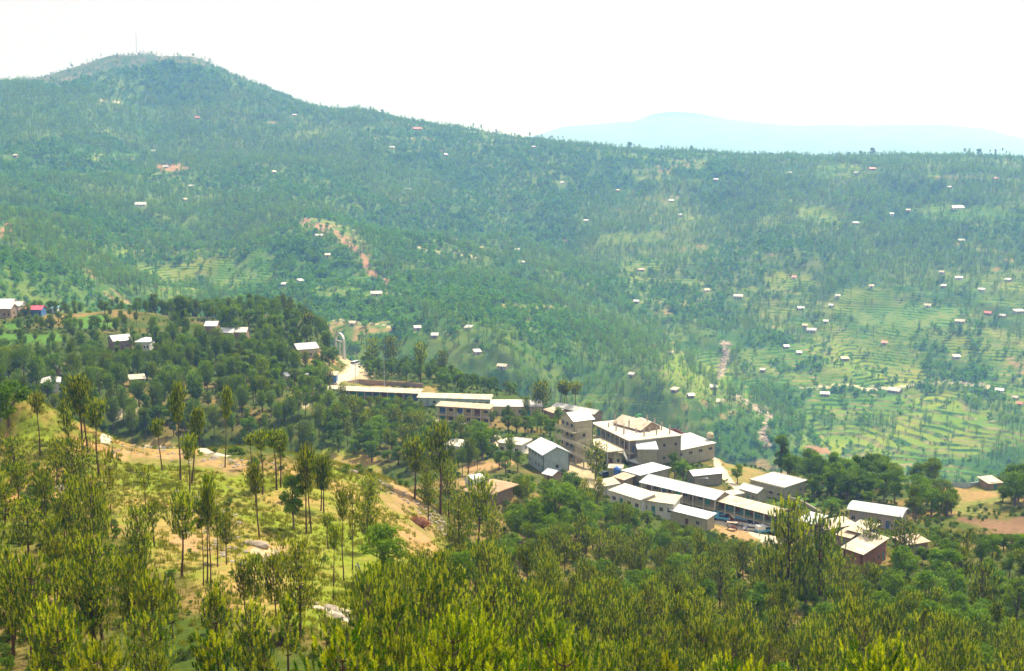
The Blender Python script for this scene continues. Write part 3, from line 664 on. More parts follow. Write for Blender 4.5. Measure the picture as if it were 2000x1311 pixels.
def build_ground():
    C = ground_colors()
    nr = int(np.searchsorted(ds, 700))
    objs = []
    for name, r0, r1 in (('ground', 0, nr + 1), ('hillside', nr, ND)):
        X = XX[r0:r1]; Y = YY[r0:r1]; Z = ZZ[r0:r1] + CZ
        n, k = X.shape
        V = np.stack([X, Y, Z], -1).reshape(-1, 3)
        i = (np.arange(n - 1)[:, None] * k + np.arange(k - 1)[None, :]).ravel()
        Fc = np.stack([i, i + k, i + k + 1, i + 1], -1)
        me = tris_mesh(name, V, Fc, [M_GROUND])
        me.polygons.foreach_set('use_smooth', np.ones(len(Fc), bool))
        a = me.attributes.new('soil', 'FLOAT_COLOR', 'POINT')
        a.data.foreach_set('color', np.concatenate([C[r0:r1].reshape(-1, 3), np.ones((n * k, 1))], 1).astype(np.float32).ravel())
        a = me.attributes.new('terrace', 'FLOAT', 'POINT'); a.data.foreach_set('value', TM[r0:r1].astype(np.float32).ravel())
        a = me.attributes.new('level', 'FLOAT', 'POINT'); a.data.foreach_set('value', TV[r0:r1].astype(np.float32).ravel())
        o = link(bpy.data.objects.new(name, me)); tag(o, kind='structure'); objs.append(o)
    objs[0]['label'] = 'steep near slope of dry grass and red earth'
    objs[1]['label'] = 'great wooded and terraced hillside across the valley'
    return objs
M_GROUND, nt, b = mat('soil_and_turf', 0.95, 0.1)
g = N(nt, 'ShaderNodeNewGeometry')
at = N(nt, 'ShaderNodeAttribute', attribute_name='soil'); tr = N(nt, 'ShaderNodeAttribute', attribute_name='terrace'); lv = N(nt, 'ShaderNodeAttribute', attribute_name='level')
n1 = noise(nt, 0.9, 6, g.outputs['Position'], 0.7); n2 = noise(nt, 0.12, 6, g.outputs['Position'], 0.7)
c = mixc(nt, ramp(nt, n1, 0.3, 0.7), mixc(nt, 1.0, at.outputs['Color'], (0.62, 0.66, 0.62), 'MULTIPLY'), mixc(nt, 1.0, at.outputs['Color'], (1.3, 1.22, 1.15), 'MULTIPLY'))
c = mixc(nt, ramp(nt, n2, 0.35, 0.65), mixc(nt, 1.0, c, (0.82, 0.92, 0.8), 'MULTIPLY'), c)
# terrace walls: dry stone and grass on the step itself
fr_ = N(nt, 'ShaderNodeMath', operation='FRACT'); nt.links.new(lv.outputs['Fac'], fr_.inputs[0])
st = ramp(nt, fr_.outputs[0], 0.60, 0.74)
mm = N(nt, 'ShaderNodeMath', operation='MULTIPLY'); nt.links.new(st, mm.inputs[0]); nt.links.new(tr.outputs['Fac'], mm.inputs[1])
wallc = mixc(nt, ramp(nt, noise(nt, 0.05, 3, g.outputs['Position']), 0.45, 0.65), (0.03, 0.09, 0.012), (0.26, 0.23, 0.08))
c = mixc(nt, mm.outputs[0], c, wallc)
nt.links.new(c, b.inputs['Base Color'])
bp = N(nt, 'ShaderNodeBump'); bp.inputs['Strength'].default_value = 0.6; bp.inputs['Distance'].default_value = 0.4
nt.links.new(n1, bp.inputs['Height']); nt.links.new(bp.outputs[0], b.inputs['Normal'])

def far_mountain():
    prof = [(-2500, 300), (300, 300), (900, 290), (1040, 266), (1100, 247), (1180, 241), (1240, 236), (1275, 222), (1310, 218), (1360, 221), (1430, 235), (1500, 241), (1560, 246), (1620, 243), (1680, 246),
            (1740, 243), (1850, 244), (1930, 252), (1990, 268), (2100, 275), (2400, 290), (4500, 300)]
    us = np.linspace(-2000, 4000, 400); top = np.interp(us, [p[0] for p in prof], [p[1] for p in prof]) + 3 * fbm(us / 60, us * 0, 4, 5)
    D = 15500.0; nrw = 40
    V = []
    for j in range(nrw):
        t = j / (nrw - 1); d = D - 7000 + 7000 * t if t <= 1 else D
        az, tt = ray(us, top)
        zt = tt * D
        h = t ** 1.15
        z = -300 + (zt + 300) * h + (1 - t) * t * 900 * fbm(us / 45, us * 0 + t * 5, 4, 7)
        V.append(np.stack([d * np.sin(az), d * np.cos(az), z + CZ], -1))
    az, tt = ray(us, top)
    V.append(np.stack([(D + 5000) * np.sin(az), (D + 5000) * np.cos(az), us * 0 - 320 + CZ], -1)); nrw += 1
    V = np.array(V); k = len(us)
    i = (np.arange(nrw - 1)[:, None] * k + np.arange(k - 1)[None, :]).ravel()
    me = tris_mesh('mountain', V.reshape(-1, 3), np.stack([i, i + k, i + k + 1, i + 1], -1), [plain('distant_forest', (0.05, 0.09, 0.04), 0.95, 0.4, 0.002)])
    me.polygons.foreach_set('use_smooth', np.ones(len(me.polygons), bool))
    tag(link(bpy.data.objects.new('mountain', me)), 'pale blue mountain range far beyond the hillside', kind='structure')
far_mountain()

def haze():
    top = float(ZZ.max()) + CZ + 60; bot = float(min(ZZ.min(), -330)) + CZ - 12
    b_ = MB(); b_.box(-36000, -36000, bot, 36000, 36000, top)
    m = bpy.data.materials.new('haze'); m.use_nodes = True; nt = m.node_tree; nt.nodes.clear()
    o = nt.nodes.new('ShaderNodeOutputMaterial'); v = nt.nodes.new('ShaderNodeVolumePrincipled')
    v.inputs['Density'].default_value = HAZE_DENSITY; v.inputs['Color'].default_value = HAZE_COLOR
    v.inputs['Absorption Color'].default_value = (1, 1, 1, 1); v.inputs['Anisotropy'].default_value = 0.35
    nt.links.new(v.outputs[0], o.inputs['Volume'])
    h = b_.build('haze', m); tag(h, 'pale blue summer haze filling the valley', kind='stuff')
haze()
# ================================================================ plants
def pine(seed, H, crown0, rad, shape, tufts_per_m=3.4, blades=15, tl=0.50, thick=0.15, side=1.0):
    """chir pine: bare tapered bole, upswept limbs in whorls, upright brushes of needles along them. Returns two MBs (trunk with limbs, crown)"""
    rg = random.Random(seed); T = MB(); V = []; Fc = []; tone = []
    ph = rg.uniform(0, 6.28); lean = rg.uniform(0.0, 0.035) * H
    def axis(z):
        t = z / H; return (lean * t * t * math.cos(ph) + 0.06 * math.sin(z * 0.9 + ph), lean * t * t * math.sin(ph) + 0.06 * math.cos(z * 0.7), z)
    zs = [-0.7, 0.0, 0.35] + [H * k / 8 for k in range(1, 9)]
    T.tube([axis(z) for z in zs], [thick * 1.35, thick * 1.25, thick] + [thick * (1 - 0.86 * k / 8) for k in range(1, 9)], 7)
    def tuft(p, ax, L, w, tn):
        ax = ax.normalized(); q = Vector((1, 0, 0)) if abs(ax.x) < 0.8 else Vector((0, 1, 0))
        e1 = ax.cross(q).normalized(); e2 = ax.cross(e1)
        for b in range(blades):
            s = (b + rg.random()) / blades; an = b * 2.4 + rg.uniform(-0.4, 0.4)
            rdir = e1 * math.cos(an) + e2 * math.sin(an); tang = ax.cross(rdir)
            st = p + ax * (s * L * 0.8)
            en = st + (ax * (0.55 + 0.3 * s) + rdir * (0.62 - 0.4 * s)) * w
            hw = 0.036 + 0.014 * rg.random()
            n = len(V); V.extend([tuple(st - tang * hw), tuple(st + tang * hw), tuple(en)]); Fc.append((n, n + 1, n + 2))
            tv = min(max(tn + rg.uniform(-0.15, 0.15), 0), 1); tone.extend([tv] * 3)
    cz0 = crown0 * H; CH = H - cz0; z = cz0
    while z < H - 0.25:
        t = (z - cz0) / CH
        if shape == 'cone': r = rad * min(1, t / 0.12 + 0.35) * (1 - t) ** 0.75
        elif shape == 'oval': r = rad * max(0.12, math.sin(math.pi * (0.16 + 0.82 * t))) ** 0.7
        else: r = rad * (0.45 + 0.55 * math.sin(math.pi * min(t * 0.9 + 0.1, 1))) * (1 - 0.35 * t)
        nb = rg.randint(5, 7) if r > 0.8 else 5
        a0 = rg.uniform(0, 6.28)
        for k in range(nb):
            an = a0 + 2 * math.pi * k / nb + rg.uniform(-0.35, 0.35); L = r * rg.uniform(0.62, 1.12)
            if rg.random() < 0.07: continue
            d = Vector((math.cos(an), math.sin(an), 0)); p0 = Vector(axis(z)); up = 0.25 + 0.55 * t + rg.uniform(-0.1, 0.15)
            pts = [p0 + d * L * s + Vector((0, 0, up * L * s * s + 0.12 * L * s)) for s in (0, 0.4, 0.75, 1.0)]
            T.tube([tuple(p) for p in pts], [0.03 + 0.008 * L, 0.022, 0.014, 0.008], 3, cap=False)
            nt_ = max(2, int(L * tufts_per_m)); btone = rg.uniform(0.15, 0.85)
            for j in range(nt_):
                s = 1 - 0.85 * j / nt_
                i = min(int(s * 3), 2); base = p0 + d * L * s + Vector((0, 0, up * L * s * s + 0.12 * L * s))
                lat = Vector((-d.y, d.x, 0)) * rg.uniform(-1, 1) * 0.42 * side * (0.4 + L * 0.35)
                base = base + lat + Vector((0, 0, rg.uniform(-0.05, 0.12)))
                ax = Vector((0, 0, 1.0)) + d * rg.uniform(-0.05, 0.32) + lat * 0.25
                tuft(base, ax, tl * rg.uniform(0.7, 1.25), 0.27 * tl / 0.5 * rg.uniform(0.8, 1.2), min(max(btone * 0.3 + (0.7 if rg.random() < 0.45 else 0.0) * rg.uniform(0.6, 1.1), 0), 1))
        z += (0.34 + 0.22 * rg.random()) * (1.0 if r > 0.7 else 0.8)
    for k in range(5): tuft(Vector(axis(H - 0.12 * k)), Vector((rg.uniform(-.2, .2), rg.uniform(-.2, .2), 1)), tl * 1.2, 0.3, 0.8)
    return T, (np.array(V), np.array(Fc), np.array(tone))

def leafy(seed, H, rad, nclump=16, per=95, leaf=0.34, crown0=0.28, flat=0.85, mat_leaf=None, columnar=False):
    """broadleaf tree: forked trunk, leaf-sized faces gathered in uneven clumps"""
    rg = random.Random(seed); rn = np.random.RandomState(seed); T = MB()
    ch = H * (1 - crown0); cc = H * crown0 + ch * 0.5
    T.tube([(0, 0, -0.6), (0.05, 0, H * 0.15), (0.0, 0.1, H * 0.4), (0.05, 0.05, H * 0.75)], [0.055 * rad + 0.1, 0.05 * rad + 0.07, 0.04 * rad + 0.04, 0.03], 6)
    V = []; Fc = []; tone = []
    for c in range(nclump):
        a = rg.uniform(0, 6.28); zz = rg.uniform(-0.9, 0.95)
        rr = math.sqrt(max(1 - zz * zz, 0)) * rg.uniform(0.35, 0.78)
        if columnar: rr *= 0.8
        ctr = np.array([math.cos(a) * rr * rad, math.sin(a) * rr * rad, cc + zz * ch * 0.5 * 0.82])
        cr = (0.27 if not columnar else 0.34) * rad * rg.uniform(0.75, 1.35)
        T.tube([(0, 0.05, H * rg.uniform(0.25, 0.5)), tuple(ctr * np.array([0.5, 0.5, 0.85])), tuple(ctr)], [0.07, 0.045, 0.02], 3, cap=False)
        n = int(per * (cr / (0.3 * rad)) ** 2)
        d = rn.normal(size=(n, 3)); d /= np.linalg.norm(d, axis=1)[:, None]
        rrr = cr * (rn.rand(n) ** 0.4)[:, None]
        P = ctr + d * rrr * np.array([1.15, 1.15, 0.8 * flat / 0.85]); bt = rg.uniform(0.1, 0.9)
        nrm = d * 0.7 + rn.normal(size=(n, 3)) * 0.6 + np.array([0, 0, 0.35]); nrm /= np.linalg.norm(nrm, axis=1)[:, None]
        q = rn.normal(size=(n, 3)); e1 = np.cross(nrm, q); e1 /= np.linalg.norm(e1, axis=1)[:, None]; e2 = np.cross(nrm, e1)
        s = leaf * (0.6 + 0.8 * rn.rand(n))[:, None]
        b0 = len(V) and sum(len(x) for x in V)
        Q = np.stack([P - e1 * s * 0.5 - e2 * s * 0.35, P + e1 * s * 0.55 - e2 * s * 0.2, P + e1 * s * 0.15 + e2 * s * 0.6], 1).reshape(-1, 3)
        base = sum(len(x) for x in V); V.append(Q); Fc.append(base + np.arange(n * 3).reshape(n, 3))
        tn = np.clip(bt * 0.6 + 0.4 * rn.rand(n), 0, 1); tone.append(np.repeat(tn, 3))
    return T, (np.concatenate(V), np.concatenate(Fc), np.concatenate(tone))

def two_meshes(name, res, mbark, mleaf):
    T, (V, Fc, tn) = res
    return T.mesh(name + '_trunk', mbark), tris_mesh(name + '_crown', V, Fc, [mleaf], tn)
def one_proto(name, res, mbark, mleaf):
    T, (V, Fc, tn) = res
    tv = []; tf = []
    for f in T.f:
        if len(f) == 4: tf += [(f[0], f[1], f[2]), (f[0], f[2], f[3])]
        else: tf += [(f[0], f[i], f[i + 1]) for i in range(1, len(f) - 1)]
    n = len(T.v)
    VV = np.concatenate([np.array(T.v), V]); FF = np.concatenate([np.array(tf), Fc + n])
    mi = np.concatenate([np.ones(len(tf)), np.zeros(len(Fc))])
    return bpy.data.objects.new(name, tris_mesh(name, VV, FF, [mleaf, mbark], np.concatenate([np.full(n, 0.5), tn]), mi))

# nominal sizes; (mesh pair, height, crown width)
PINES = {}
def reg(kind, i, H, c0, rad, shape, **kw):
    PINES.setdefault(kind, []).append((two_meshes('pine_' + kind, pine(100 + i, H, c0, rad, shape, **kw), M_BARK, M_NEEDLE), H, rad * 2.1, c0))
reg('full', 1, 8.5, 0.12, 1.9, 'cone', tufts_per_m=6.0); reg('full', 2, 7.5, 0.16, 1.8, 'cone', tufts_per_m=6.0); reg('full', 3, 9.0, 0.2, 2.2, 'oval'); reg('full', 14, 8.0, 0.22, 2.3, 'oval')
reg('full', 21, 8.2, 0.18, 1.6, 'cone', tufts_per_m=6.0); reg('full', 22, 9.4, 0.25, 2.0, 'umb', tufts_per_m=5); reg('full', 23, 6.8, 0.1, 1.7, 'oval', tufts_per_m=6.0)
reg('mid', 4, 9.5, 0.42, 2.1, 'oval', tufts_per_m=5.5); reg('mid', 5, 9.0, 0.48, 2.0, 'oval', tufts_per_m=5.5); reg('mid', 6, 10.0, 0.5, 1.8, 'oval', tufts_per_m=5.5); reg('mid', 15, 9.0, 0.38, 2.2, 'umb', tufts_per_m=5)
reg('pole', 7, 11.0, 0.68, 1.5, 'oval', thick=0.15, tufts_per_m=8); reg('pole', 8, 12.0, 0.72, 1.4, 'oval', thick=0.16, tufts_per_m=8); reg('pole', 9, 10.0, 0.66, 1.3, 'oval', thick=0.13, tufts_per_m=8); reg('pole', 16, 12.0, 0.62, 1.5, 'oval', thick=0.16, tufts_per_m=8)
reg('big', 10, 11.5, 0.22, 3.6, 'oval', thick=0.24, tufts_per_m=4.5); reg('big', 11, 11.0, 0.3, 3.3, 'oval', thick=0.22, tufts_per_m=4.5)
reg('sap', 12, 4.0, 0.35, 0.95, 'cone', thick=0.07); reg('sap', 13, 5.0, 0.55, 0.8, 'oval', thick=0.07)
# dull older pines across the ravine
for i, (H, c0, rad, shape) in enumerate(((12.5, 0.4, 2.7, 'oval'), (13, 0.5, 2.5, 'oval'), (11.5, 0.32, 2.8, 'oval'), (14, 0.55, 2.6, 'umb'))):
    PINES.setdefault('old', []).append((two_meshes('pine_old', pine(200 + i, H, c0, rad, shape, tufts_per_m=5.5, blades=12, tl=0.75, thick=0.2, side=1.5), M_BARK, M_NEEDLE_FAR), H, rad * 2.2, c0))
LEAFY = {}
for i, (H, rad, c0, ncl) in enumerate(((8, 3.3, 0.2, 20), (9.5, 3.6, 0.25, 22), (7, 3.0, 0.18, 17), (10, 3.2, 0.22, 22), (8.5, 4.0, 0.25, 24))):
    LEAFY.setdefault('round', []).append((two_meshes('broadleaf', leafy(300 + i, H, rad, ncl, 105, 0.36, c0), M_WOOD, M_LEAF), H, rad * 2.0, c0))
for i, (H, rad) in enumerate(((12, 2.2), (10.5, 2.0))):
    LEAFY.setdefault('tall', []).append((two_meshes('poplar', leafy(320 + i, H, rad, 24, 110, 0.36, 0.1, 1.0, columnar=True), M_WOOD, M_LEAF), H, rad * 1.9, 0.1))
for i, (H, rad) in enumerate(((3.2, 2.0), (2.6, 1.8), (3.8, 2.3))):
    LEAFY.setdefault('bush', []).append((two_meshes('bush', leafy(330 + i, H, rad, 13, 70, 0.30, 0.02), M_WOOD, M_BUSH), H, rad * 2.0, 0.0))

NPINE = [0]; TREES = []                          # record of everything planted: x, y, crown radius
def plant(fam, kind, x, y, h, w=None, label=None, group=None, z=None, rg=random):
    """one tree as a thing of its own: an empty with trunk and crown"""
    pool = (PINES if fam == 'pine_tree' else LEAFY)[kind]
    (tm, cm), H, W, c0 = pool[rg.randrange(len(pool))] if w is None else min(pool, key=lambda p: abs(p[2] / p[1] - w / h) + rg.random() * 0.06)
    if z is None: z = float(gz(x, y))
    root = empty(fam, (x, y, z - 0.1), rg.uniform(0, 6.28)); root.rotation_euler.x = rg.gauss(0, 0.03); root.rotation_euler.y = rg.gauss(0, 0.03)
    sz = h / H; sx = sz if w is None else min(max(w / W, sz * 0.6), sz * 1.5)
    for nm, me in (('trunk', tm), ('crown', cm)):
        o = bpy.data.objects.new(nm, me); o.parent = root; o.scale = (sx, sx, sz); link(o)
    tag(root, label, 'tree' if fam != 'bush' else 'bush', group)
    TREES.append((x, y, (w or W * sz) * 0.5)); return root
# ================================================================ the far forest: one mass nobody could count
def far_forest():
    rn = np.random.RandomState(7)
    n = 265000
    az = rn.uniform(R(-30), R(30), n)
    d = np.sqrt(rn.uniform(860 ** 2, 2620 ** 2, n))
    x = d * np.sin(az); y = d * np.cos(az); z = _bil(ZZ, azs, LDS, az, np.log(d))
    # drop those that terrain hides
    T = ZZ / DD
    runmax = np.maximum.accumulate(T[LDS > 0], 0)
    rm = _bil(np.maximum.accumulate(np.where(DD < 640, -9, T), 0), azs, LDS, az, np.log(d * 0.985))
    nr = T[(ds > 300) & (ds < 640)].max(0)
    keep = ((z + 14) / d > rm) & ((z + 14) / d > np.interp(az, azs, nr))
    u, v = proj(x, y, z + CZ)
    li = np.clip(np.searchsorted(azs, az), 0, NA - 1); lj = np.clip(np.searchsorted(ds, d), 0, ND - 1)
    land = LAND[lj, li]
    dens = 0.66 + 0.45 * fbm(x / 110, y / 110, 4, 91) * 2
    dens = np.where(v > 450, dens - 0.12 * np.clip((v - 450) / 300, 0, 1), dens)
    dens = np.where(u > 1150, dens - 0.10, dens)
    fac = np.array([1, 0.17, 0.03, 0.22, 0.12, 0.08, 0.03, 0.0, 1, 1, 1, 1, 1])[land]
    dens = dens * fac
    for hx, hy, hr in FAR_CLEAR: dens = np.where((np.hypot(x - hx, y - hy) < hr) | ((np.abs(x - hx) < hr * 0.9) & (y < hy) & (y > hy - 17)), 0, dens)
    keep &= rn.rand(n) < dens
    x, y, z, d, u, v, az = (a[keep] for a in (x, y, z, d, u, v, az)); n = len(x)
    mixn = fbm(x / 160, y / 160, 3, 95) + 0.15 * (rn.rand(n) - 0.5)
    isp = mixn > 0.0
    protos = []
    for i in range(3): protos.append(one_proto('far_pine', pine(400 + i, 10, 0.25 + 0.12 * i, 2.3, ('oval', 'cone', 'oval')[i], tufts_per_m=0.9, blades=5, tl=1.5, thick=0.2), M_BARK, M_FARNEEDLE))
    for p in protos: pass
    for i in range(4): protos.append(one_proto('far_broadleaf', leafy(410 + i, 8, 3.3, 9, 15, 1.15, 0.12), M_WOOD, M_FARLEAF))
    for i in range(2): protos.append(one_proto('far_shrub', leafy(420 + i, 3, 2.0, 6, 9, 0.8, 0.02), M_WOOD, M_FARLEAF))
    idx = np.where(isp, rn.randint(0, 3, n), rn.randint(3, 7, n))
    idx = np.where(rn.rand(n) < 0.38, rn.randint(7, 9, n), idx)
    s = 0.45 + 0.75 * rn.rand(n) ** 1.3
    s = np.where(idx >= 7, s * 1.1, s)
    hor = np.interp(az, azs, np.where((ds[:, None] > 1800) & (ds[:, None] < 2700), T, -9).max(0)); crest = ((z / d) > hor - 0.004) & (d > 1950)
    lum = rn.rand(n) < 0.5 + fbm(x / 60, y / 60, 2, 97)
    s = np.where(crest, np.where(lum, 0.4 + 0.5 * rn.rand(n) ** 2, 0.28), s); idx = np.where(crest & lum, rn.randint(3, 7, n), idx); idx = np.where(crest & lum & (rn.rand(n) < 0.4), 2, idx)
    sc = np.stack([s, s, s * rn.uniform(0.85, 1.25, n)], 1)
    rot = np.stack([0 * x, 0 * x, rn.uniform(0, 6.28, n)], 1)
    scatter('forest', protos, np.stack([x, y, z + CZ - 0.3], 1), sc, rot, idx, label='mixed forest of pines and broadleaf trees covering the far hillside')
    print('far forest', n)
# ================================================================ buildings
def roof_mat(name, col, col2, rough=0.45, stain=(0.42, 0.33, 0.22), stain_at=0.6, spec=0.4):
    """tin sheets: tone differs from sheet to sheet, dust and rust in blotches"""
    m, nt, b = mat(name, rough, spec)
    g = N(nt, 'ShaderNodeNewGeometry'); at = N(nt, 'ShaderNodeAttribute', attribute_name='tone')
    c = mixc(nt, at.outputs['Fac'], col, col2)
    n1 = noise(nt, 0.45, 6, g.outputs['Position'], 0.75); n2 = noise(nt, 3.0, 4, g.outputs['Position'])
    c = mixc(nt, ramp(nt, n1, stain_at, stain_at + 0.12), c, stain)
    c = mixc(nt, ramp(nt, n2, 0.3, 0.95), c, tuple(x * 0.72 for x in col2))
    nt.links.new(c, b.inputs['Base Color']); return m
RM = {
 'brightwhite': roof_mat('white_tin', (0.82, 0.82, 0.80), (0.60, 0.60, 0.58), 0.4, (0.52, 0.46, 0.38), 0.60),
 'white': roof_mat('pale_tin', (0.76, 0.73, 0.66), (0.54, 0.52, 0.46), 0.45, (0.42, 0.32, 0.22), 0.57),
 'cream': roof_mat('dusty_tin', (0.70, 0.62, 0.46), (0.50, 0.41, 0.28), 0.7, (0.30, 0.20, 0.13), 0.54),
 'patchy': roof_mat('patched_tin', (0.72, 0.66, 0.55), (0.60, 0.54, 0.42), 0.7, (0.24, 0.19, 0.13), 0.56),
 'rusty': roof_mat('rusty_tin', (0.62, 0.50, 0.36), (0.50, 0.36, 0.24), 0.8, (0.42, 0.17, 0.09), 0.55),
 'bluewhite': roof_mat('bluish_tin', (0.60, 0.70, 0.72), (0.70, 0.74, 0.73), 0.4, (0.5, 0.5, 0.45), 0.66),
 'zinc': roof_mat('zinc_tin', (0.56, 0.58, 0.57), (0.63, 0.63, 0.60), 0.4, (0.50, 0.40, 0.34), 0.63),
 'concrete': plain('bare_concrete_roof', (0.62, 0.55, 0.43), 0.9, 0.25, 0.4, 0.3, (0.42, 0.35, 0.26)),
 'sand': plain('sandy_roof', (0.66, 0.56, 0.40), 0.9, 0.2, 0.5, 0.3, (0.48, 0.38, 0.26)),
 'earth': plain('earthen_roof', (0.44, 0.29, 0.17), 0.95, 0.22, 0.6, 0.5, (0.33, 0.21, 0.12)),
 'orange': roof_mat('orange_tin', (0.62, 0.27, 0.12), (0.52, 0.24, 0.12), 0.6),
 'pink': roof_mat('pink_tin', (0.70, 0.12, 0.16), (0.62, 0.10, 0.14), 0.5, (0.45, 0.12, 0.12)),
 'blue': roof_mat('blue_tin', (0.25, 0.50, 0.68), (0.22, 0.44, 0.62), 0.5),
 'red': roof_mat('red_tin', (0.55, 0.14, 0.10), (0.62, 0.22, 0.16), 0.6),
}
WM = {}
WM.update({
 'mud': plain('mud_plaster', (0.33, 0.24, 0.155), 0.95, 0.25, 0.8, 0.4, (0.22, 0.15, 0.10)),
 'mint': plain('mint_wash', (0.36, 0.50, 0.42), 0.9, 0.2, 0.7, 0.2, (0.34, 0.24, 0.17)),
 'yellow': plain('yellow_wash', (0.52, 0.42, 0.19), 0.9, 0.2, 0.7, 0.2, (0.34, 0.27, 0.15)),
 'cream': plain('cream_plaster', (0.46, 0.41, 0.26), 0.9, 0.2, 0.7, 0.2, (0.30, 0.29, 0.22)),
 'grey': plain('cement_plaster', (0.31, 0.28, 0.20), 0.9, 0.2, 0.7, 0.2, (0.23, 0.21, 0.17)),
 'block': plain('block_masonry', (0.40, 0.37, 0.26), 0.95, 0.22, 1.2, 0.5, (0.26, 0.24, 0.18)),
 'brick': plain('red_brick', (0.36, 0.17, 0.11), 0.95, 0.3, 1.4, 0.5, (0.24, 0.17, 0.13)),
 'teal': plain('teal_paint', (0.06, 0.22, 0.23), 0.7, 0.25, 0.8, 0.1, (0.30, 0.33, 0.30)),
 'bluegrey': plain('blue_grey_plaster', (0.34, 0.42, 0.44), 0.9, 0.2, 0.8, 0.1, (0.28, 0.30, 0.30)),
 'white': plain('whitewash', (0.66, 0.64, 0.58), 0.9, 0.15, 0.8, 0.2, (0.45, 0.40, 0.32)),
 'pinkgrey': plain('pink_grey_plaster', (0.44, 0.36, 0.33), 0.9, 0.2, 0.7, 0.2, (0.30, 0.26, 0.24)),
 'blue': plain('blue_paint', (0.08, 0.20, 0.42), 0.7, 0.2, 0.8, 0.1),
})
M_DOOR = [plain('green_door_paint', (0.06, 0.26, 0.22), 0.6, 0.3), plain('blue_door_paint', (0.07, 0.15, 0.30), 0.6, 0.3), plain('brown_door_wood', (0.16, 0.08, 0.05), 0.7, 0.3), plain('grey_shutter', (0.28, 0.30, 0.30), 0.5, 0.2)]
M_GLASS, _nt, _b = mat('window_glass', 0.12, 0.6); _b.inputs['Base Color'].default_value = (0.03, 0.04, 0.05, 1)
M_FRAME = plain('window_frame_paint', (0.42, 0.38, 0.30), 0.7, 0.2)
M_DARK = plain('painted_opening_shade', (0.05, 0.045, 0.04), 0.95, 0.3)  # near-black colour stands in for the shade inside small openings
M_POST = plain('pale_post_paint', (0.58, 0.57, 0.52), 0.8, 0.15)
M_CONC = plain('raw_concrete', (0.40, 0.35, 0.28), 0.95, 0.2, 1.2, 0.3)
M_SLAB = plain('slab_edge', (0.48, 0.43, 0.29), 0.9, 0.2, 0.8, 0.2, (0.35, 0.31, 0.24))

def wall_face(mb, o, dx, L, Hh, ops, th=0.28, z0=0.0, top=None):
    """one wall standing on the line o + s*dx (inside = left of dx), with real openings (s0, z0, s1, z1); top(s) = wall head"""
    dx = Vector((dx[0], dx[1], 0)).normalized(); nn = Vector((-dx.y, dx.x, 0)); o = Vector((o[0], o[1], 0))
    def P(s, z, t): q = o + dx * s + nn * t; return (q.x, q.y, z)
    xs = sorted({0.0, L} | {a for q in ops for a in (q[0], q[2])}); zs = sorted({z0, Hh} | {a for q in ops for a in (q[1], q[3])})
    for i in range(len(xs) - 1):
        for j in range(len(zs) - 1):
            cx = (xs[i] + xs[i + 1]) / 2; cz_ = (zs[j] + zs[j + 1]) / 2
            if any(q[0] < cx < q[2] and q[1] < cz_ < q[3] for q in ops): continue
            a, b_, c, d = xs[i], xs[i + 1], zs[j], zs[j + 1]
            mb.quad(P(a, c, 0), P(b_, c, 0), P(b_, d, 0), P(a, d, 0)); mb.quad(P(b_, c, th), P(a, c, th), P(a, d, th), P(b_, d, th))
    for (a, c, b_, d) in ops:
        mb.quad(P(a, c, 0), P(b_, c, 0), P(b_, c, th), P(a, c, th)); mb.quad(P(a, d, th), P(b_, d, th), P(b_, d, 0), P(a, d, 0))
        mb.quad(P(a, c, th), P(a, d, th), P(a, d, 0), P(a, c, 0)); mb.quad(P(b_, c, 0), P(b_, d, 0), P(b_, d, th), P(b_, c, th))
    mb.quad(P(0, Hh, 0), P(L, Hh, 0), P(L, Hh, th), P(0, Hh, th))
def lbox(o, dx, s0, t0, z0, s1, t1, z1, mb, mi=0):
    dx = Vector((dx[0], dx[1], 0)).normalized(); nn = Vector((-dx.y, dx.x, 0)); o = Vector((o[0], o[1], 0))
    def P(s, t): q = o + dx * s + nn * t; return (q.x, q.y)
    c = [P(s0, t0), P(s1, t0), P(s1, t1), P(s0, t1)]
    mb.prism([(x, y, z0) for x, y in c], [(x, y, z1) for x, y in c], mi)
def add_window(root, o, dx, s0, z0, s1, z1, rg, door=False, frame_mat=None):
    fr = MB(); w = 0.09
    lbox(o, dx, s0, 0.08, z0, s0 + w, 0.2, z1, fr); lbox(o, dx, s1 - w, 0.08, z0, s1, 0.2, z1, fr)
    lbox(o, dx, s0 + w, 0.08, z1 - w, s1 - w, 0.2, z1, fr)
    if not door:
        lbox(o, dx, s0 + w, 0.08, z0, s1 - w, 0.2, z0 + w, fr)
        if s1 - s0 > 1.0: lbox(o, dx, (s0 + s1) / 2 - 0.04, 0.09, z0 + w, (s0 + s1) / 2 + 0.04, 0.19, z1 - w, fr)
    f = fr.build('door' if door else 'window', frame_mat or M_FRAME, root)
    p = MB(); lbox(o, dx, s0 + w, 0.13, z0 + (0 if door else w), s1 - w, 0.16, z1 - w, p)
    p.build('panel' if door else 'pane', rg.choice(M_DOOR) if door else M_GLASS, f)

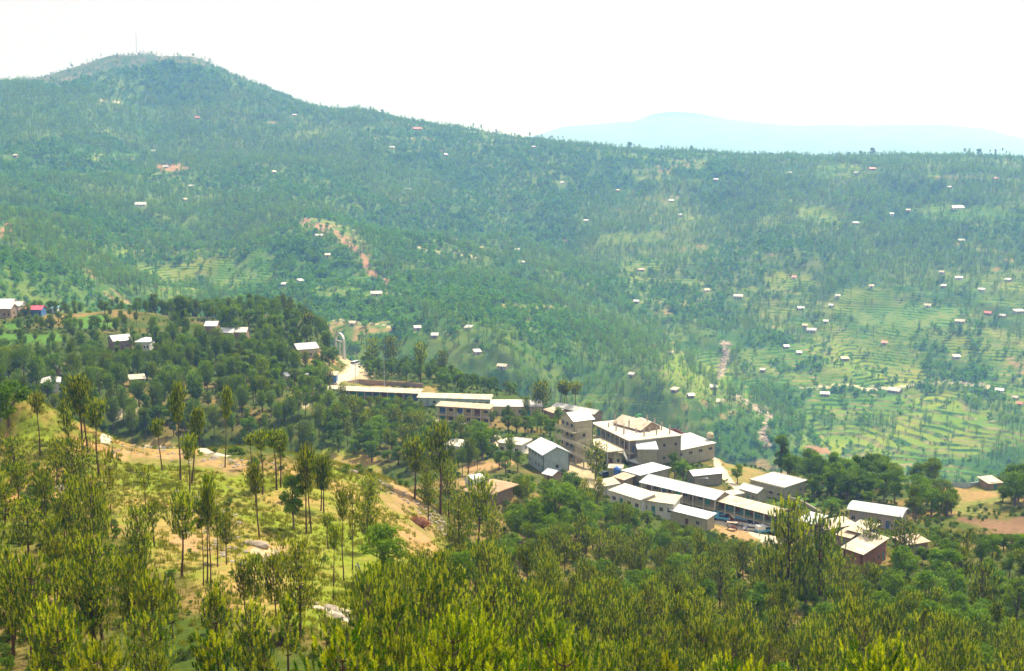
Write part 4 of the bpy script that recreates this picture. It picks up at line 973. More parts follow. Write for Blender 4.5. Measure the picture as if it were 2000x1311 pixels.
def sheets(mb, P00, P10, P11, P01, rg, sw=1.1, sl=3.0, th=0.05, mi=0):
    """a roof slope laid with overlapping tin sheets; corners eaves-left, eaves-right, ridge-right, ridge-left"""
    P00, P10, P11, P01 = (Vector(p) for p in (P00, P10, P11, P01))
    W = max((P10 - P00).length, (P11 - P01).length); Lh = max((P01 - P00).length, (P11 - P10).length)
    nu = max(1, round(W / sw)); nv = max(1, round(Lh / sl))
    nrm = (P10 - P00).cross(P01 - P00)
    if nrm.length < 1e-5: nrm = (P10 - P00).cross(P11 - P00)
    nrm.normalize()
    if nrm.z < 0: nrm = -nrm
    def B(u, v): return (P00 * (1 - u) + P10 * u) * (1 - v) + (P01 * (1 - u) + P11 * u) * v
    lo = [tuple(B(0, 0) - nrm * th), tuple(B(1, 0) - nrm * th), tuple(B(1, 1) - nrm * th), tuple(B(0, 1) - nrm * th)]
    mb.prism(lo, [tuple(B(0, 0)), tuple(B(1, 0)), tuple(B(1, 1)), tuple(B(0, 1))], mi)
    for j in range(nv):
        for i in range(nu):
            e = nrm * (0.012 + 0.022 * rg.random()); e2 = nrm * (0.010 + 0.012 * rg.random())
            v0 = j / nv; v1 = (j + 1) / nv; u0 = i / nu; u1 = (i + 1) / nu - 0.03 / W
            mb.quad(tuple(B(u0, v0) + e * 1.6), tuple(B(u1, v0) + e), tuple(B(u1, v1) + e2), tuple(B(u0, v1) + e2), mi, rg.random())

def make_house(f):
    rg = random.Random(int(f['x'] * 13 + f['y'] * 7)); st = f['st']; L, D, h = f['L'], f['D'], f['h']
    # local frame: x along the front, y away from the viewer
    c, s = math.cos(f['ang']), math.sin(f['ang'])
    flip = (-s * f['n'].x + c * f['n'].y) < 0                 # n should be +y
    root = empty(f['name'], (f['x'], f['y'], f['z']), f['ang'])
    tag(root, f['label'], {'shop_row': 'shops', 'school_building': 'school', 'market_building': 'market', 'tower_block': 'building', 'terrace_hall': 'hall', 'hall': 'hall', 'shed': 'shed'}.get(f['name'], 'house'))
    wm = WM[st['wm']]; rm = RM[st['rm']]; rf = st['roof']; nb = st['nb']; front = st['front']
    W = MB(); base = -2.5
    ver = 1.9 if front in ('gallery', 'gallery2', 'balcony', 'shops') else 0.0
    if front == 'shops': ver = 1.2
    fo = (0, ver)                                              # front wall origin
    bay = L / nb; ops = []; doors = []
    n_st = 2 if front in ('gallery2', 'balcony') else st.get('storeys', 1)
    sh = h / n_st if front in ('gallery2', 'balcony') else h
    lowbase = 0.0
    if front in ('gallery', 'gallery2', 'balcony', 'shops'):
        if front == 'gallery' and h > 6: n_st = 2; sh = h / 2
        for k in range(n_st):
            for i in range(nb):
                a = i * bay + 0.3; z = k * sh
                if k == 0 and front != 'balcony' or (i % 2 == 0):
                    ops.append((a, z + 0.02, min(a + bay - 0.6, a + 2.4), z + 2.25)); doors.append((ops[-1], True))
                else:
                    ops.append((a + 0.2, z + 0.9, min(a + bay - 0.6, a + 1.7), z + 2.1)); doors.append((ops[-1], False))
    elif front == 'bands':
        for k in range(4):
            for i in range(nb):
                a = i * bay + 0.35; ops.append((a, k * h / 4 + 0.9, a + min(bay - 0.7, 1.6), k * h / 4 + 2.2)); doors.append((ops[-1], False))
    elif front in ('windows', 'doors'):
        for k in range(2 if h > 5 else 1):
            for i in range(nb):
                a = i * bay + bay * 0.25; z = k * 2.7
                if (i % 3 == 1 or front == 'doors' and i % 2) and k == 0: ops.append((a, 0.02, a + min(bay * 0.5, 1.3), 2.1)); doors.append((ops[-1], True))
                else: ops.append((a, z + 0.95, a + min(bay * 0.5, 1.4), z + 2.05)); doors.append((ops[-1], False))
    elif front == 'highwindows':
        for i in range(nb):
            a = i * bay + bay * 0.4; ops.append((a, 3.0, a + 1.7, 4.0)); doors.append((ops[-1], False))
    else:
        a = L * 0.4; ops.append((a, 0.02, a + min(1.1, L * 0.3), 2.05)); doors.append((ops[-1], True))
        if L > 6: ops.append((L * 0.7, 1.0, L * 0.7 + 1.1, 2.0)); doors.append((ops[-1], False))
    th = 0.26
    wall_face(W, (0, ver), (1, 0), L, h, ops, th, base)
    # side walls stand between the front and back walls
    sops = []
    if D > 5 and front not in ('plain',):
        nn_ = max(1, int(D / 4))
        for i in range(nn_):
            a = (i + 0.5) * (D - ver) / nn_ - 0.5; sops.append((a, 1.0, a + 1.0, 2.1))
            if h > 5.5: sops.append((a, h / 2 + 1.0, a + 1.0, h / 2 + 2.1))
    wall_face(W, (L, ver + th + 0.002), (0, 1), D - ver - 2 * th - 0.004, h, [(a, b_, c_, d_) for a, b_, c_, d_ in sops if c_ < D - ver - 0.7], th, base)
    wall_face(W, (0, D - th - 0.002), (0, -1), D - ver - 2 * th - 0.004, h, [(a, b_, c_, d_) for a, b_, c_, d_ in sops if c_ < D - ver - 0.7], th, base)
    wall_face(W, (L, D), (-1, 0), L, h, [], th, base)
    W.quad((th, ver + th, 0.0), (L - th, ver + th, 0.0), (L - th, D - th, 0.0), (th, D - th, 0.0))   # floor
    if st['wm'] == 'block' or st['wm'] == 'brick':               # a proud string course
        zc = h * 0.5
        W.box(-0.06, ver - 0.06, zc, L + 0.06, ver - 0.002, zc + 0.22); W.box(L + 0.002, ver + 0.004, zc, L + 0.06, D, zc + 0.22)
    # gable triangles
    gh = min(D * 0.22, 2.0); ov = 0.45
    if rf == 'gable':
        for x0 in (0.0, L - th): W.prism([(x0, ver, h + .003), (x0 + th, ver, h + .003), (x0 + th, D, h + .003), (x0, D, h + .003)], [(x0, (ver + D) / 2 - 0.05, h + gh * 0.96), (x0 + th, (ver + D) / 2 - 0.05, h + gh * 0.96), (x0 + th, (ver + D) / 2 + 0.05, h + gh * 0.96), (x0, (ver + D) / 2 + 0.05, h + gh * 0.96)])
    gw = min(L * 0.24, 2.4)
    if rf in ('gabley',):
        for y0 in (ver, D - th): W.prism([(0, y0, h + .003), (L, y0, h + .003), (L, y0 + th, h + .003), (0, y0 + th, h + .003)], [(L / 2 - 0.05, y0, h + gw * 0.96), (L / 2 + 0.05, y0, h + gw * 0.96), (L / 2 + 0.05, y0 + th, h + gw * 0.96), (L / 2 - 0.05, y0 + th, h + gw * 0.96)])
    if rf == 'gabley2': # ridge parallel to the front (long side faces us), gable end at the right
        gh = min(D * 0.25, 2.4)
        for x0 in (0.0, L - th): W.prism([(x0, 0, h + .003), (x0 + th, 0, h + .003), (x0 + th, D, h + .003), (x0, D, h + .003)], [(x0, D / 2 - 0.05, h + gh * 0.96), (x0 + th, D / 2 - 0.05, h + gh * 0.96), (x0 + th, D / 2 + 0.05, h + gh * 0.96), (x0, D / 2 + 0.05, h + gh * 0.96)])
    if rf == 'shed':
        rs = 0.25 + min(D * 0.07, 0.9)
        for x0 in (0.0, L - th): W.prism([(x0, ver, h + .003), (x0 + th, ver, h + .003), (x0 + th, D, h + .003), (x0, D, h + .003)], [(x0, ver, h + .02), (x0 + th, ver, h + .02), (x0 + th, D, h + rs * 0.93), (x0, D, h + rs * 0.93)])
    W.build('wall', wm, root)
    for q, isd in doors: add_window(root, (0, ver), (1, 0), q[0], q[1], q[2], q[3], rg, isd)
    for a, b_, c_, d_ in sops:
        if c_ < D - ver - 0.7: add_window(root, (L, ver + th + 0.002), (0, 1), a, b_, c_, d_, rg); 
    # roof
    Rf = MB()
    if rf == 'shed':
        sheets(Rf, (-ov, -ov, h - 0.02), (L + ov, -ov, h - 0.02), (L + ov, D + ov, h + rs + 0.06), (-ov, D + ov, h + rs + 0.06), rg)
    elif rf in ('gable', 'gabley2'):
        sheets(Rf, (-ov, -ov, h + 0.02), (L + ov, -ov, h + 0.02), (L + ov, D / 2 + ver / 2 * (rf == 'gable'), h + gh + 0.1), (-ov, D / 2 + ver / 2 * (rf == 'gable'), h + gh + 0.1), rg)
        ym = D / 2 + ver / 2 * (rf == 'gable')
        sheets(Rf, (L + ov, D + ov, h - 0.05), (-ov, D + ov, h - 0.05), (-ov, ym + 0.01, h + gh + 0.1), (L + ov, ym + 0.01, h + gh + 0.1), rg)
        Rf.box(-ov - 0.02, ym - 0.16, h + gh + 0.11, L + ov + 0.02, ym + 0.16, h + gh + 0.15)
    elif rf == 'gabley':
        sheets(Rf, (-ov, D + ov, h - 0.05), (-ov, -ov, h - 0.05), (L / 2 - 0.005, -ov, h + gw + 0.1), (L / 2 - 0.005, D + ov, h + gw + 0.1), rg)
        sheets(Rf, (L + ov, -ov, h - 0.05), (L + ov, D + ov, h - 0.05), (L / 2 + 0.005, D + ov, h + gw + 0.1), (L / 2 + 0.005, -ov, h + gw + 0.1), rg)
    elif rf == 'hip':
        i = min(L, D) * 0.5 - 0.4; zt = h + i * 0.45
        a = [(-ov, -ov, h), (L + ov, -ov, h), (L + ov, D + ov, h), (-ov, D + ov, h)]
        b_ = [(i, i, zt), (L - i, i, zt), (L - i, D - i, zt), (i, D - i, zt)]
        for k in range(4): k2 = (k + 1) % 4; sheets(Rf, a[k], a[k2], b_[k2], b_[k], rg)
        Rf.box(i, i, zt - 0.02, L - i, D - i, zt + 0.03)
    elif rf in ('flat', 'earth'):
        o_ = 0.35 if rf == 'flat' else 0.9
        Rf.box(-o_, -o_, h + 0.004, L + o_, D + o_, h + 0.26)
        if rf == 'earth':
            Rf.prism([(-o_, -o_, h + 0.262), (L + o_, -o_, h + 0.262), (L + o_, D + o_, h + 0.262), (-o_, D + o_, h + 0.262)], [(L * 0.2, D * 0.25, h + 1.1), (L * 0.8, D * 0.25, h + 1.1), (L * 0.8, D * 0.75, h + 1.1), (L * 0.2, D * 0.75, h + 1.1)])
        elif st['rm'] != 'concrete':
            for (x0, y0, x1, y1) in ((-o_, -o_, L + o_, -o_ + 0.15), (-o_, D + o_ - 0.15, L + o_, D + o_)): Rf.box(x0, y0, h + 0.262, x1, y1, h + 0.42)
            for k in range(3):
                xx = rg.uniform(0.5, max(L - 2.5, 1)); yy = rg.uniform(0.5, max(D - 2, 1)); Rf.box(xx, yy, h + 0.262, xx + rg.uniform(0.8, 1.8), yy + rg.uniform(0.5, 1.2), h + 0.3 + 0.2 * rg.random())
    elif rf == 'arc':
        n = 8
        for k in range(n):
            a0 = math.pi * k / n; a1 = math.pi * (k + 1) / n
            p = lambda a, y: (L / 2 - (L / 2 + 0.2) * math.cos(a), y, h - 1.2 + 1.8 * math.sin(a))
            sheets(Rf, p(a0, -0.2), p(a0, D + 0.2), p(a1, D + 0.2), p(a1, -0.2), rg)
    elif rf == 'arcx':
        n = 6
        for k in range(n):
            a0 = math.pi * (0.12 + 0.76 * k / n); a1 = math.pi * (0.12 + 0.76 * (k + 1) / n); k0 = math.sin(math.pi * 0.12)
            p = lambda a, x: (x, D / 2 - (D / 2 + 0.6) * math.cos(a) / math.cos(math.pi * 0.12), h + 1.5 * (math.sin(a) - k0))
            sheets(Rf, p(a0, -0.5), p(a0, L + 0.5), p(a1, L + 0.5), p(a1, -0.5), rg)
        g1 = [(0.0, D / 2 - (D / 2) * math.cos(math.pi * (0.12 + 0.76 * k / n)) / math.cos(math.pi * 0.12), h + 1.4 * (math.sin(math.pi * (0.12 + 0.76 * k / n)) - k0)) for k in range(n + 1)]
        Gb = MB(); Gb.poly([(L, y, z) for x, y, z in g1]); Gb.poly([(0, y, z) for x, y, z in reversed(g1)]); Gb.build('gable', wm, root)
    if rf == 'open':
        rb = MB()
        for k in range(26):
            x = rg.uniform(0.4, L - 1); y = rg.uniform(0.4, D - 1); q = rg.uniform(0.3, 0.9)
            rb.prism([(x, y, h - 1.6), (x + q, y + 0.1, h - 1.6), (x + q, y + q, h - 1.6), (x, y + q * 0.8, h - 1.6)], [(x + 0.1, y + 0.1, h - 1.2 + rg.random() * 0.5), (x + q * .8, y + 0.2, h - 1.2), (x + q * .8, y + q * .8, h - 1.1), (x + 0.1, y + q * .6, h - 1.0)])
        rb.box(0.3, 0.3, h - 1.9, L - 0.3, D - 0.3, h - 1.55)
        o = rb.build('rubble', plain('brick_rubble', (0.52, 0.24, 0.15), 0.95, 0.4, 1.5, 0.6), root); o['kind'] = 'stuff'
        for k in range(3): b2 = MB(); b2.box(0.1, D * (0.2 + 0.3 * k), h + 0.01, L - 0.1, D * (0.2 + 0.3 * k) + 0.18, h + 0.2); b2.build('beam', M_BARK, root)
    else: Rf.build('roof', rm, root)
    # galleries, posts, slabs, railings
    if ver:
        for k in range(1, n_st):
            S = MB(); S.box(0.0, -0.05, k * sh - 0.2, L, ver - 0.004, k * sh); S.build('balcony', M_SLAB, root)
            r_ = MB(); r_.box(0.16, 0.02, k * sh + 0.85, L - 0.16, 0.08, k * sh + 0.93)
            for i in range(int(L / 0.7)): r_.box(0.2 + i * 0.7, 0.03, k * sh + 0.002, 0.25 + i * 0.7, 0.07, k * sh + 0.848)
            r_.build('railing', M_DOOR[0] if st['wm'] == 'teal' else M_FRAME, root)
        npost = max(2, round(L / 3.2)) + 1
        pm = MB(); pm.box(-0.09, -0.09, 0, 0.09, 0.09, 1.0); pme = pm.mesh('post', M_POST)
        for k in range(npost):
            o = bpy.data.objects.new('post', pme); o.parent = root; o.location = (0.12 + (L - 0.24) * k / (npost - 1), 0.12, 0.0 if True else 0); o.scale = (1, 1, h - 0.16 if rf == 'shed' else h - 0.04); link(o)
        P = MB(); P.box(0, 0, -2.5, L, ver - 0.004, -0.01); P.build('plinth', M_CONC, root)
    if front == 'bands':
        for k in range(1, 4):
            S = MB(); z = k * h / 4; ex = (0, 15.0, 13.0, 1.5)[k]; S.box(-0.9, -1.6, z - 0.22, L + ex, -0.004, z); S.box(-0.9, -1.6, z, L + ex, -1.48, z + 0.9); S.build('balcony', M_SLAB, root)
        for x in (-0.7, L * 0.5, L + 3.5, L + 8, L + 12.8): S = MB(); S.box(x - 0.15, -1.4, base, x + 0.15, -1.1, h * (0.75 if x < L else 0.5) - 0.23); S.build('pillar', M_SLAB, root)
        for k in range(2, 4):
            S = MB(); z = k * h / 4; S.box(L + 0.003, 0.3, z - 0.22, L + 1.5, D * 0.7, z - 0.003); S.box(L + 1.4, 0.3, z, L + 1.5, D * 0.7, z + 0.85); S.build('balcony', M_SLAB, root)
    if f['name'] == 'market_building':
        cm = MB(); cm.box(-0.17, -0.17, 0, 0.17, 0.17, 2.6); cme = cm.mesh('column', M_CONC)
        for i in range(5):
            for j in range(4):
                if (i, j) in ((0, 3), (4, 0), (0, 0)): continue
                o = bpy.data.objects.new('column', cme); o.parent = root; o.location = (L * (0.12 + 0.19 * i) + rg.uniform(-.3, .3), D * (0.12 + 0.25 * j), h + 0.26); o.scale = (1, 1, rg.choice((0.55, 1, 1, 1.1))); link(o)
                r_ = MB()
                for q in ((-0.1, -0.1), (0.1, 0.1), (-0.1, 0.1)): r_.tube([(q[0], q[1], 2.6), (q[0] * 1.3, q[1] * 1.3, 3.3)], [0.02, 0.015], 3)
                rr = r_.build('rebar', M_BARK, o)
    return root
for f in HOUSES: make_house(f)

# --- far houses: small, one storey, tin roofs
def far_house(x, y, z, w, dp, ang, kind, u, v):
    rg = random.Random(int(u * 31 + v)); r = {'w': 'white', 'c': 'cream', 'r': 'red', 'g': 'bluewhite'}[kind]
    root = empty('hill_house', (x, y, z), ang)
    W = MB(); hh = 2.6; X = w / 2; Y = dp / 2
    W.box(-X, -Y, -2.5, X, Y, hh)
    gable = rg.random() < 0.6; gh = dp * 0.32
    if gable:
        for x0 in (-X, X - 0.25): W.prism([(x0, -Y, hh + .002), (x0 + 0.25, -Y, hh + .002), (x0 + 0.25, Y, hh + .002), (x0, Y, hh + .002)], [(x0, -0.05, hh + gh), (x0 + 0.25, -0.05, hh + gh), (x0 + 0.25, 0.05, hh + gh), (x0, 0.05, hh + gh)])
    W.build('wall', WM[rg.choice(('mud', 'white', 'pinkgrey', 'mud', 'cream'))], root)
    Rf = MB(); ov = 0.6
    if gable:
        sheets(Rf, (-X - ov, -Y - ov, hh - 0.1), (X + ov, -Y - ov, hh - 0.1), (X + ov, 0, hh + gh + 0.12), (-X - ov, 0, hh + gh + 0.12), rg, 3, 6)
        sheets(Rf, (X + ov, Y + ov, hh - 0.1), (-X - ov, Y + ov, hh - 0.1), (-X - ov, 0.01, hh + gh + 0.12), (X + ov, 0.01, hh + gh + 0.12), rg, 3, 6)
    else:
        sheets(Rf, (-X - ov, -Y - ov, hh + 0.03), (X + ov, -Y - ov, hh + 0.03), (X + ov, Y + ov, hh + 1.5), (-X - ov, Y + ov, hh + 1.5), rg, 3, 6)
    Rf.build('roof', RM[r], root)
    d_ = MB(); d_.box(-0.5, -Y - 0.05, 0, 0.5, -Y - 0.004, 2.0); d_.build('door', M_DARK, root)  # flat dark panel on the wall, painting the shade of a doorway
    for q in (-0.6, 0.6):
        if w > 7: w_ = MB(); w_.box(q * X - 0.5, -Y - 0.04, 1.0, q * X + 0.5, -Y - 0.004, 2.0); w_.build('window', M_DARK, root)  # same painted dark, no opening cut behind
    lm = min(FAR_MARKS, key=lambda m: (m[0] - u) ** 2 + (2 * (m[1] - v)) ** 2)[2]
    size = 'long' if w > 19 else 'small' if w < 11 else 'plain'
    col = {'w': 'white-roofed', 'c': 'dusty cream-roofed', 'r': 'red-roofed', 'g': 'bluish-roofed'}[kind]
    tag(root, '%s %s house %s' % (size, col, lm), 'house', 'houses scattered over the far hillside')
FAR_MARKS = ((275, 401, 'alone in forest under the summit'), (325, 327, 'beside a red clearing on the wooded mountain'), (385, 231, 'high on the mountain just under the mast'), (575, 226, 'near the falling skyline right of the summit'),
 (535, 337, 'in forest midway down the mountain'), (623, 462, 'beside the long red landslip'), (765, 289, 'below the skyline between summit and saddle'), (797, 371, 'in forest above the green spur'), (815, 253, 'touching the skyline between summit and saddle'),
 (1043, 288, 'under the skyline where the blue range begins'), (1311, 393, 'in the middle of the upper slope'), (1145, 432, 'on the upper slope above the stream head'), (888, 470, 'at the top of the green spur'), (1020, 514, 'on the green spur'),
 (735, 575, 'at the foot of the red landslip'), (555, 557, 'above the wooded crest'), (849, 657, 'low on the spur above the shop rows'), (915, 642, 'low on the spur above the pines'), (982, 717, 'just beyond the bazaar trees'), (1243, 590, 'on the darker side of the valley'),
 (1252, 528, 'on a small terraced field'), (1398, 352, 'under the level skyline'), (1543, 339, 'under the level skyline near the terraces'), (1703, 331, 'just below the tallest skyline tree'), (1945, 350, 'under the skyline at the far right'),
 (1870, 407, 'on the high green shelf'), (1672, 437, 'on the upper terraces'), (1878, 471, 'in forest below the high green shelf'), (1551, 543, 'on the yellow terraces'), (1442, 580, 'above the dry gully'), (1563, 603, 'left of the bright green field'),
 (1585, 646, 'below left of the bright green field'), (1535, 678, 'at the top corner of the wide terraces'), (1650, 702, 'in the middle of the wide terraces'), (1727, 671, 'among trees over the wide terraces'), (1812, 598, 'at the edge of the bright green field'),
 (1868, 698, 'among trees right of the wide terraces'), (1930, 613, 'in the roadside cluster on the right'), (1918, 567, 'above the roadside cluster'), (1840, 533, 'in forest above the bright green field'), (1748, 764, 'just under the pale track'), (1611, 771, 'below the left end of the pale track'),
 (1394, 758, 'beside the boulder stream'), (1952, 764, 'at the right end of the pale track'), (1318, 763, 'near the foot of the spur'), (1235, 733, 'low on the spur behind the market'), (18, 441, 'on red ground at the left edge'), (690, 633, 'behind the arched gate'),
 (1310, 690, 'on the small fields beside the boulder stream'), (30, 305, 'high in forest at the left edge'))
for q in FAR_H: far_house(*q)
build_ground()
far_forest()
# ================================================================ trees near the viewpoint, each where it stands
RNG = random.Random(11)
KWORD = {'full': 'bushy young pine with needles almost to the ground', 'mid': 'round-crowned pine on a bare trunk', 'pole': 'tall slim pine with a small high crown', 'big': 'broad heavy-crowned pine', 'sap': 'small pine sapling',
         'old': 'dull green older pine', 'round': 'spreading broadleaf tree', 'tall': 'tall narrow dark tree', 'bush': 'rounded leafy bush'}
# explicit trees: family, kind, base u v, top v, crown width, what singles it out
EXP = [
 ('pine_tree','sap',283,1004,920,28,'small pine sapling with a tight crown, left of the middle of the open grass'),
 ('pine_tree','sap',218,1034,894,22,'thin leaning pine at the left rim of the open grass'),
 ('pine_tree','pole',317,919,824,30,'slim pine at the far rim of the knoll, left of the trio of tall poles'),
 ('pine_tree','pole',353,938,761,36,'tall bare pole pine rising above the knoll rim, thick dark crown, left of three'),
 ('pine_tree','pole',370,989,856,36,'pole pine standing in front of the trio on the knoll rim'),
 ('pine_tree','pole',375,944,806,36,'pole pine right behind the thick-crowned tallest pole'),
 ('pine_tree','pole',440,913,766,26,'isolated tall pole pine with a thin sparse crown beside the pale rocks'),
 ('pine_tree','pole',193,934,791,48,'tall pine with a yellowish crown at the left end of the dirt strip'),
 ('pine_tree','mid',163,882,748,56,'tall dark double pine left of the dirt strip, outer stem'),
 ('pine_tree','mid',171,884,752,50,'tall dark double pine left of the dirt strip, inner stem'),
 ('pine_tree','pole',79,890,776,32,'slim pine between the big spreading tree and the dark pines'),
 ('pine_tree','full',134,866,768,42,'dense dark cone-shaped pine on the left rim of the knoll'),
 ('broadleaf_tree','round',17,836,746,84,'big bright spreading tree with a thick trunk on the left bank'),
 ('pine_tree','big',147,980,868,92,'wide round-crowned pine over the red scar on the left slope'),
 ('pine_tree','mid',37,958,862,84,'broad pale pine at the left edge below the spreading tree'),
 ('pine_tree','mid',112,950,866,48,'narrow pine between two broad ones on the left slope'),
 ('pine_tree','mid',356,1129,970,72,'umbrella-crowned pine alone in the middle of the grass with a dark stem'),
 ('pine_tree','pole',405,1140,936,32,'tallest stem of the close pine clump in the grass'),
 ('pine_tree','pole',413,1152,958,28,'second stem of the close pine clump in the grass'),
 ('pine_tree','pole',398,1148,985,24,'shortest stem of the close pine clump in the grass'),
 ('pine_tree','mid',426,1108,994,34,'round-headed young pine right of the close clump'),
 ('pine_tree','mid',442,1103,1006,40,'outermost young pine right of the close clump'),
 ('pine_tree','mid',301,1068,986,42,'faint young pine left of the umbrella-crowned one'),
 ('pine_tree','full',275,1120,1002,66,'fresh green cone-shaped pine at the lower left of the grass'),
 ('pine_tree','pole',506,1052,914,38,'right stem of the twin round-headed pines in the grass'),
 ('pine_tree','sap',499,990,920,34,'left stem of the twin round-headed pines in the grass'),
 ('pine_tree','pole',492,914,850,40,'small pine on the rocky rim, left of the yellow field path'),
 ('pine_tree','pole',514,966,846,32,'slim pine on the rocky rim with a lopsided crown'),
 ('pine_tree','pole',541,957,844,40,'first of two close poles at the right end of the rim'),
 ('pine_tree','pole',549,952,846,34,'second of two close poles at the right end of the rim'),
 ('broadleaf_tree','round',574,1036,924,56,'slender bluish-green leafy tree between the pole pines'),
 ('pine_tree','mid',599,1043,890,46,'tall pine left of the dark thick-stemmed pair'),
 ('pine_tree','mid',607,1041,880,44,'tall pine with a high crown behind the slender leafy tree'),
 ('pine_tree','mid',633,1002,894,48,'dark thick-stemmed pine, far one of a pair'),
 ('pine_tree','mid',627,998,892,44,'dark thick-stemmed pine, near one of a pair'),
 ('pine_tree','pole',640,1072,1004,38,'pine with a low round head right of the grass'),
 ('pine_tree','pole',651,1175,1030,30,'lone straight pole at the head of the pale path'),
 ('pine_tree','pole',671,1135,962,22,'thinnest tall pole right of the grass'),
 ('pine_tree','sap',688,1114,972,24,'thin young pole with a dark tuft right of the grass'),
 ('pine_tree','big',587,1246,1062,118,'largest heavy-crowned pine at the lower middle, dark trunk in front of the grass'),
 ('pine_tree','mid',543,1263,1087,56,'tall pine overlapping the largest heavy-crowned one on its left'),
 ('pine_tree','mid',499,1245,1090,52,'paler pine left of the largest heavy-crowned one'),
 ('pine_tree','mid',484,1241,1100,44,'narrow pale pine, outermost left of the largest heavy-crowned one'),
 ('pine_tree','full',422,1262,1143,78,'dense dark green cone in the lower left forest'),
 ('pine_tree','big',180,1276,1112,130,'very wide pine with two visible stems in the lower left forest, left stem'),
 ('pine_tree','mid',189,1276,1130,90,'very wide pine with two visible stems in the lower left forest, right stem'),
 ('pine_tree','big',187,1122,942,80,'tall full pine at the left rim of the grass'),
 ('pine_tree','mid',55,1112,992,86,'broad fresh pine in the left forest above the red earth'),
 ('pine_tree','mid',127,1070,972,50,'one of three close dark stems on the left slope, leftmost'),
 ('pine_tree','mid',133,1072,980,44,'one of three close dark stems on the left slope, middle'),
 ('pine_tree','mid',143,1080,976,56,'one of three close dark stems on the left slope, outermost'),
 ('pine_tree','mid',88,1046,938,60,'pine with a heavy dark stem above the left red earth'),
 ('pine_tree','mid',9,1050,962,70,'pine cut by the left edge halfway down the slope'),
 ('pine_tree','mid',248,1157,1070,62,'pine over the bare patch at the lower left of the grass'),
 ('pine_tree','mid',811,977,858,62,'tall pine left of the mud house, first of the row'),
 ('pine_tree','mid',833,977,902,46,'short pine in the row left of the mud house'),
 ('pine_tree','mid',862,1006,836,70,'tallest pine of the row left of the mud house'),
 ('pine_tree','mid',877,1013,902,52,'last pine of the row next to the mud house'),
 ('pine_tree','mid',837,1025,930,44,'slim pine above the red brush heap'),
 ('pine_tree','mid',720,1010,932,56,'round low pine at the upper end of the orange clearing'),
 ('pine_tree','big',897,1124,968,74,'tall pine in front of the mud house'),
 ('pine_tree','mid',936,1102,938,76,'pointed pine right of the brush heap, leading two'),
 ('pine_tree','mid',963,1090,1004,62,'lower pine beside the pointed one'),
 ('pine_tree','mid',1138,1010,938,36,'small lollipop pine below the market, left one'),
 ('pine_tree','mid',1165,1021,934,30,'small lollipop pine below the market, darker right one'),
 ('pine_tree','full',1164,936,866,54,'full soft pine standing right in front of the market terrace'),
 ('broadleaf_tree','round',748,1150,1018,104,'large bright green broadleaf tree at the middle of the slope'),
 ('pine_tree','mid',722,1080,984,62,'pine half hidden by the large bright broadleaf tree'),
 ('broadleaf_tree','round',1085,1055,935,100,'large dark broadleaf tree in the gully below the blue-white house'),
 ('broadleaf_tree','round',1040,1065,975,80,'dark spreading tree left of the large dark one in the gully'),
 ('pine_tree','full',1532,1230,988,118,'tallest near pine, standing in front of the teal shop row'),
 ('pine_tree','full',1600,1215,1012,120,'pointed pine right of the tallest near one'),
 ('pine_tree','mid',1700,1094,1020,62,'open thin-crowned pine in front of the lowest cream roofs'),
 ('pine_tree','mid',1762,1112,1022,92,'forked open pine between the lowest houses and the sandy roof'),
 ('pine_tree','mid',764,714,650,60,'large pine on the crest right of the arched gate, outer of two'),
 ('pine_tree','mid',728,708,652,52,'large pine on the crest right of the arched gate, inner of two'),
 ('pine_tree','mid',822,748,673,34,'round-headed pine on the crest above the second shop row'),
 ('pine_tree','mid',864,740,688,36,'reddish round-headed pine at the end of the crest group'),
 ('pine_tree','pole',1094,801,737,40,'first of four bare-stemmed pines before the broad pale roof'),
 ('pine_tree','pole',1103,801,742,30,'second of four bare-stemmed pines before the broad pale roof'),
 ('pine_tree','pole',1109,802,735,42,'third of four bare-stemmed pines before the broad pale roof'),
 ('pine_tree','pole',1125,803,737,44,'fourth of four bare-stemmed pines before the broad pale roof'),
 ('pine_tree','mid',1060,814,748,48,'dark pine left of the four bare-stemmed ones'),
 ('pine_tree','mid',1045,812,752,40,'dark pine at the end of the white-roofed house row'),
 ('pine_tree','mid',1152,793,760,20,'small yellowish pine right of the four bare-stemmed ones'),
 ('pine_tree','pole',599,680,614,30,'flat-topped pine standing clear above the wooded crest'),
 ('broadleaf_tree','tall',1526,914,836,36,'tall narrow dark tree on the rim beyond the dirt path'),
 ('broadleaf_tree','round',1440,945,905,28,'small round tree beside the dirt path'),
 ('broadleaf_tree','round',1318,936,882,34,'bright yellow-green tree against the long block hall, upper'),
 ('broadleaf_tree','round',1334,944,900,40,'bright green tree against the long block hall, lower'),
 ('broadleaf_tree','round',1622,1010,972,48,'dark round tree above the sagging cream roof'),
 ('broadleaf_tree','round',450,662,593,56,'large bright tree on the wooded crest'),
 ('broadleaf_tree','tall',358,650,578,36,'tall narrow tree at the top of the wooded crest'),
 ('bush','bush',676,925,904,24,'clipped dark round bush beside a white stone, left one'),
 ('bush','bush',702,925,904,24,'clipped dark round bush beside a white stone, right one'),
]
def size_at(u, v, vt, w, p):
    fwd = math.hypot(p[0], p[1]) * CP + (CZ - p[2]) * SP
    return (v - vt) * fwd / F / 0.97, w * fwd / F
REC = []                                            # (apparent size, fam, kind, x, y, h, w, label or None)
XY = []
for fam, kind, u, v, vt, w, lab in EXP:
    p = hit(u, v); h, ww = size_at(u, v, vt, w, p); XY.append((p[0], p[1], 0))
    REC.append((9.0, fam, kind, p[0], p[1], h, ww, lab))
